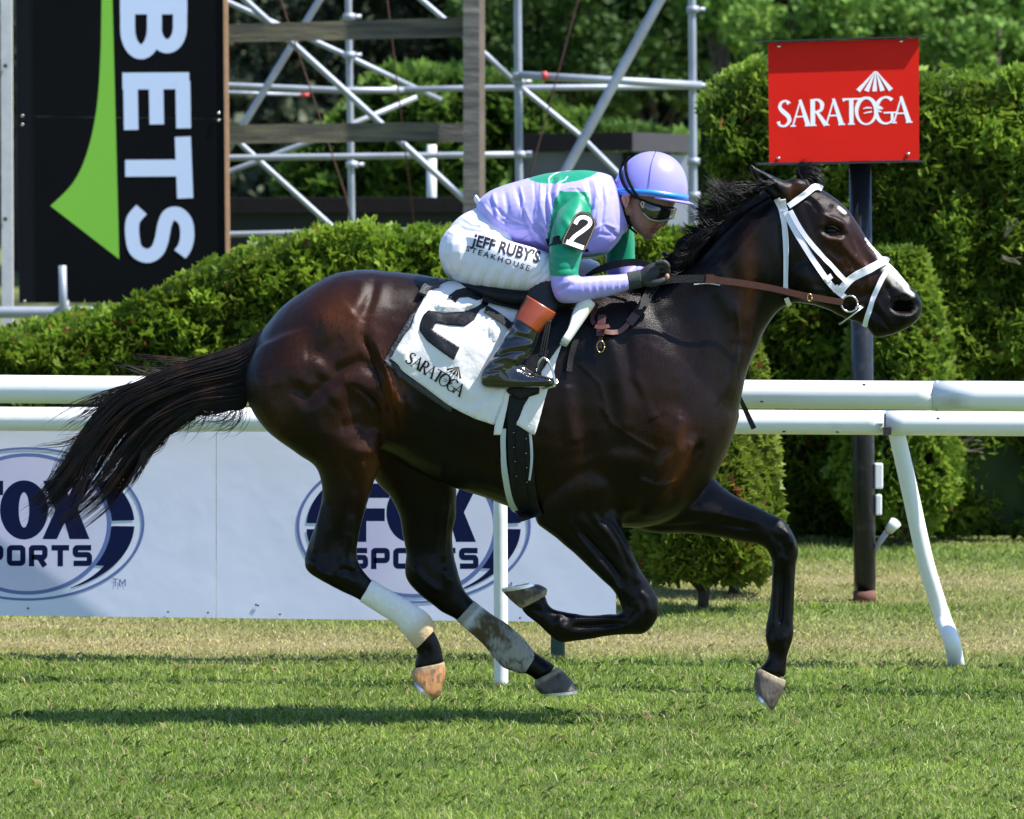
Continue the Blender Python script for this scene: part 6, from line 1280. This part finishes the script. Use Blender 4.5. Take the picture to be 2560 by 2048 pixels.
for px, py, Y in [(873, 42, 16.2), (874, 138, 16.15), (878, 226, 16.1), (880, 412, 16.2), (1296, 190, 15.0), (1298, 205, 15.0), (1300, 387, 15.0), (1732, 24, 15.0), (1733, 214, 15.0), (1734, 404, 15.0), (1736, 489, 15.0)]: coupler(px, py, Y, .038)
pipe('ledger', [(1700, 489), (1778, 487)], 12, 15.05)
for (x, y, Y, w) in [(763, 238, 16.88, 20), (1362, 190, 14.92, 12), (985, 224, 16.38, 14)]:
    q = MB(); q.tube([at(x - w / 2, y, Y), at(x + w / 2, y, Y)], .0265 if Y < 16 else (.0125 if x == 763 else .021), 12); q.build('marker_band', mat('red_tape', (.55, .06, .05), .5) if x != 985 else m_pl, sf)
rp = MB()
pipe('guy_rod', [(690, -40), (702, 0), (863, 485), (880, 560)], 4, 15.1, m_rust, n=6); pipe('guy_rod', [(964, -40), (968, 0), (1036, 566)], 4, 15.1, m_rust, n=6); pipe('guy_rod', [(1450, -30), (1445, 0), (1325, 440), (1310, 500)], 4, 14.8, m_rust, n=6)
adopt(sf)
# timber frame
def pboard(name, poly, Y, t, m, parent):
    P = np.array(poly, float); f = at(P[:, 0], P[:, 1], Y); b = f + [0, t, 0]; n = len(P); q = MB(); q.add(np.vstack([f, b]), [tuple(range(n)), tuple(range(2 * n - 1, n - 1, -1))] + [(i, (i + 1) % n, n + (i + 1) % n, n + i) for i in range(n)]); o = q.build(name, m, parent, smooth=False); return o
tf = empty('timber_frame', (-.1, 14.2, 0)); tag(tf, 'grey weathered timber post with two mossy planks nailed across to the black board', 'frame')
pboard('plank', [(480, 64), (1166, 43), (1166, 93), (480, 108)], 14.2, .04, m_lich, tf); pboard('plank', [(490, 314), (1092, 305), (1094, 352), (490, 361)], 14.2, .04, m_lich, tf); pboard('plank', [(1040, 309), (1166, 309), (1166, 355), (1040, 355)], 14.25, .03, m_wood, tf)
pboard('post', [(1157, -600), (1197, -600), (1199, 1000), (1159, 1000)], 14.05, .10, m_wood, tf); pboard('post_side_board', [(1197, -600), (1211, -600), (1213, 1000), (1199, 1000)], 14.07, .12, mat('pale_timber', (.36, .27, .20), .8, noise=.2, nscale=8), tf)
adopt(tf)
wp = MB(); P0 = at(1079, 362, 17.5); wp.tube([P0, at(1079, 500, 17.5), at(1080, 760, 17.5)], .031, 14); o = wp.build('white_post', m_pl); tag(o, 'short white plastic post standing beside the weathered timber upright', 'post')
# low dark wall / container edge behind the hedge
lw = empty('low_dark_wall', (-1, 18, 0)); tag(lw, 'low dark brown wall with a capping rail behind the scaffold', 'wall')
pboard('capping', [(440, 495), (1230, 494), (1230, 530), (440, 533)], 17.2, .10, mat('dark_stained_wood', (.014, .012, .012), .8, spec=.1, noise=.2), lw); pboard('wall_face', [(440, 533), (1230, 530), (1230, 900), (440, 900)], 17.26, .10, mat('dark_green_wall', (.010, .013, .010), .8), lw); adopt(lw)
# booth
bo = empty('booth', (.7, 18.5, 0)); tag(bo, 'dark-framed glazed booth with a flat roof behind the jockey', 'booth')
m_bf = mat('dark_booth_frame', (.010, .009, .010), .8, spec=.1, noise=.2); m_gl = mat('booth_glass', (.10, .115, .11), .25, noise=.3, nscale=2, coat=.5)
pboard('roof', [(1277, 336), (1581, 331), (1581, 377), (1277, 380)], 18.0, .12, m_bf, bo); pboard('roof_side', [(1581, 331), (1722, 338), (1722, 382), (1581, 379)], 18.02, .12, mat('weathered_fascia', (.16, .14, .14), .7, col2=(.28, .22, .10), nscale=3, nlo=.6, nhi=.7), bo)
pboard('window_pane', [(1310, 380), (1555, 380), (1555, 520), (1310, 520)], 18.08, .02, m_gl, bo); pboard('frame_post', [(1283, 380), (1310, 380), (1312, 640), (1285, 640)], 18.03, .1, m_bf, bo); pboard('frame_post', [(1556, 380), (1586, 380), (1588, 640), (1558, 640)], 18.03, .1, m_bf, bo)
pboard('frame_post', [(1425, 380), (1433, 380), (1434, 520), (1426, 520)], 18.04, .05, m_bf, bo); pboard('sill', [(1310, 520), (1556, 520), (1556, 640), (1310, 640)], 18.06, .1, m_bf, bo); pboard('white_panel', [(1600, 384), (1721, 388), (1721, 640), (1600, 640)], 18.06, .08, mat('pale_grey_panel', (.42, .43, .46), .6), bo)
adopt(bo)
# black board with lettering
bd = empty('advertising_board', (-2.1, 13.6, 0)); tag(bd, 'tall black advertising board reading BETS downwards beside a green arrow', 'board')
YD = 13.6; m_bb = mat('black_board', (.0022, .0022, .0028), .55, spec=.10, noise=.3, nscale=1.2, bump=.12, bscale=1.5, bdist=.05)
pboard('board_panel', [(76, -700), (552, -700), (560, 296), (84, 290)], YD, .03, m_bb, bd); pboard('board_panel', [(84, 293), (560, 299), (570, 757), (90, 757)], YD + .0, .03, m_bb, bd)
pboard('plywood_edge', [(552, -700), (563, -700), (574, 640), (564, 640)], YD - .01, .05, mat('raw_plywood_edge', (.50, .27, .14), .7, noise=.15), bd)
pboard('edge_strip', [(30, -700), (76, -700), (90, 757), (48, 757)], YD + .02, .03, mat('black_edge_strip', (.010, .010, .012), .6, spec=.2), bd)
ga = cur([(254, -20), (254, 0), (251, 148), (241, 276), (217, 384), (182, 458), (126, 515)], 5); gpol = np.vstack([[(254, -700)], ga, [(298, 648), (281, 0), (279, -700)]])
pboard('green_arrow', gpol, YD - .0012, .001, mat('lime_print', (.20, .50, .035), .5), bd)
m_bw = mat('pale_blue_print', (.60, .68, .86), .5)
q = MB(); strk = []
zz = lambda L: np.array(L, float)
# B (bowls to the foot of the letter, which is turned clockwise)
strk += [(zz([(300,15),(468,15)]), 42), (np.vstack([[(319,20),(319,70)], arc(352.5,72,33.5,58,180,0,16)[:, :] * [1, 1], [(386,20)]]), 37), (np.vstack([[(386,20),(386,66)], arc(418,68,32,48,180,0,16), [(450,20)]]), 35)]
# E
strk += [(zz([(306,203),(473,202)]), 42), (zz([(326,203),(328,325)]), 36), (zz([(390,203),(392,311)]), 36), (zz([(457,203),(459,321)]), 37)]
# T
strk += [(zz([(457,342),(463,496)]), 40), (zz([(313,421),(460,420)]), 42)]
# S
strk += [(cur([(354,524),(332,553),(332,600),(342,628),(368,640),(392,628),(404,600),(412,560),(424,538),(446,536),(464,556),(468,590),(462,618),(450,636)]), 35)]
for i, (p, w) in enumerate(strk): V2, F2 = ribbon2(p, w, max(4, len(p) * 2)); q.add(at(V2[:, 0], V2[:, 1], YD - .0012 - i * .0002), F2)
q.build('board_lettering', m_bw, bd, smooth=False)
for x, y in ((56, 290), (56, 312), (547, 283), (547, 301), (62, 753)):
    q = MB(); q.ball((0, 0, 0), (.009, .005, .009), None, 10, 6); o = q.build('bolt', m_steel, bd); o.location = at(x, y, YD - .012)
adopt(bd)
ws = MB(); ws.box(at(17, 200, 13.5) + np.array([0, 0, 0]), (.062, .06, 3.4)); o = ws.build('steel_upright', mat('pale_steel', (.52, .51, .50), .6, noise=.12, nscale=20), smooth=False); tag(o, 'pale square steel upright at the left edge beside the black board', 'post')
o.location = (0, 0, 0)
q = MB()
for y in (165, 548): q.box(at(13, y, 13.46), (.02, .01, .02))
q.build('bolt_slots', m_dark, o, smooth=False)['kind'] = 'stuff'
bp_ = empty('scaffold_base_rail', (-2.7, 13.2, 0)); tag(bp_, 'fat galvanised tube with an upright stub under the black board', 'rail')
pipe('tube', [(-300, 776), (0, 781), (250, 781), (420, 784)], 30, 13.0, m_galv, bp_, 18); pipe('stub', [(156, 664), (160, 830)], 20, 12.85, m_galv, bp_, 14); pipe('clip', [(150, 770), (172, 770)], 40, 12.95, m_galv, bp_); adopt(bp_)
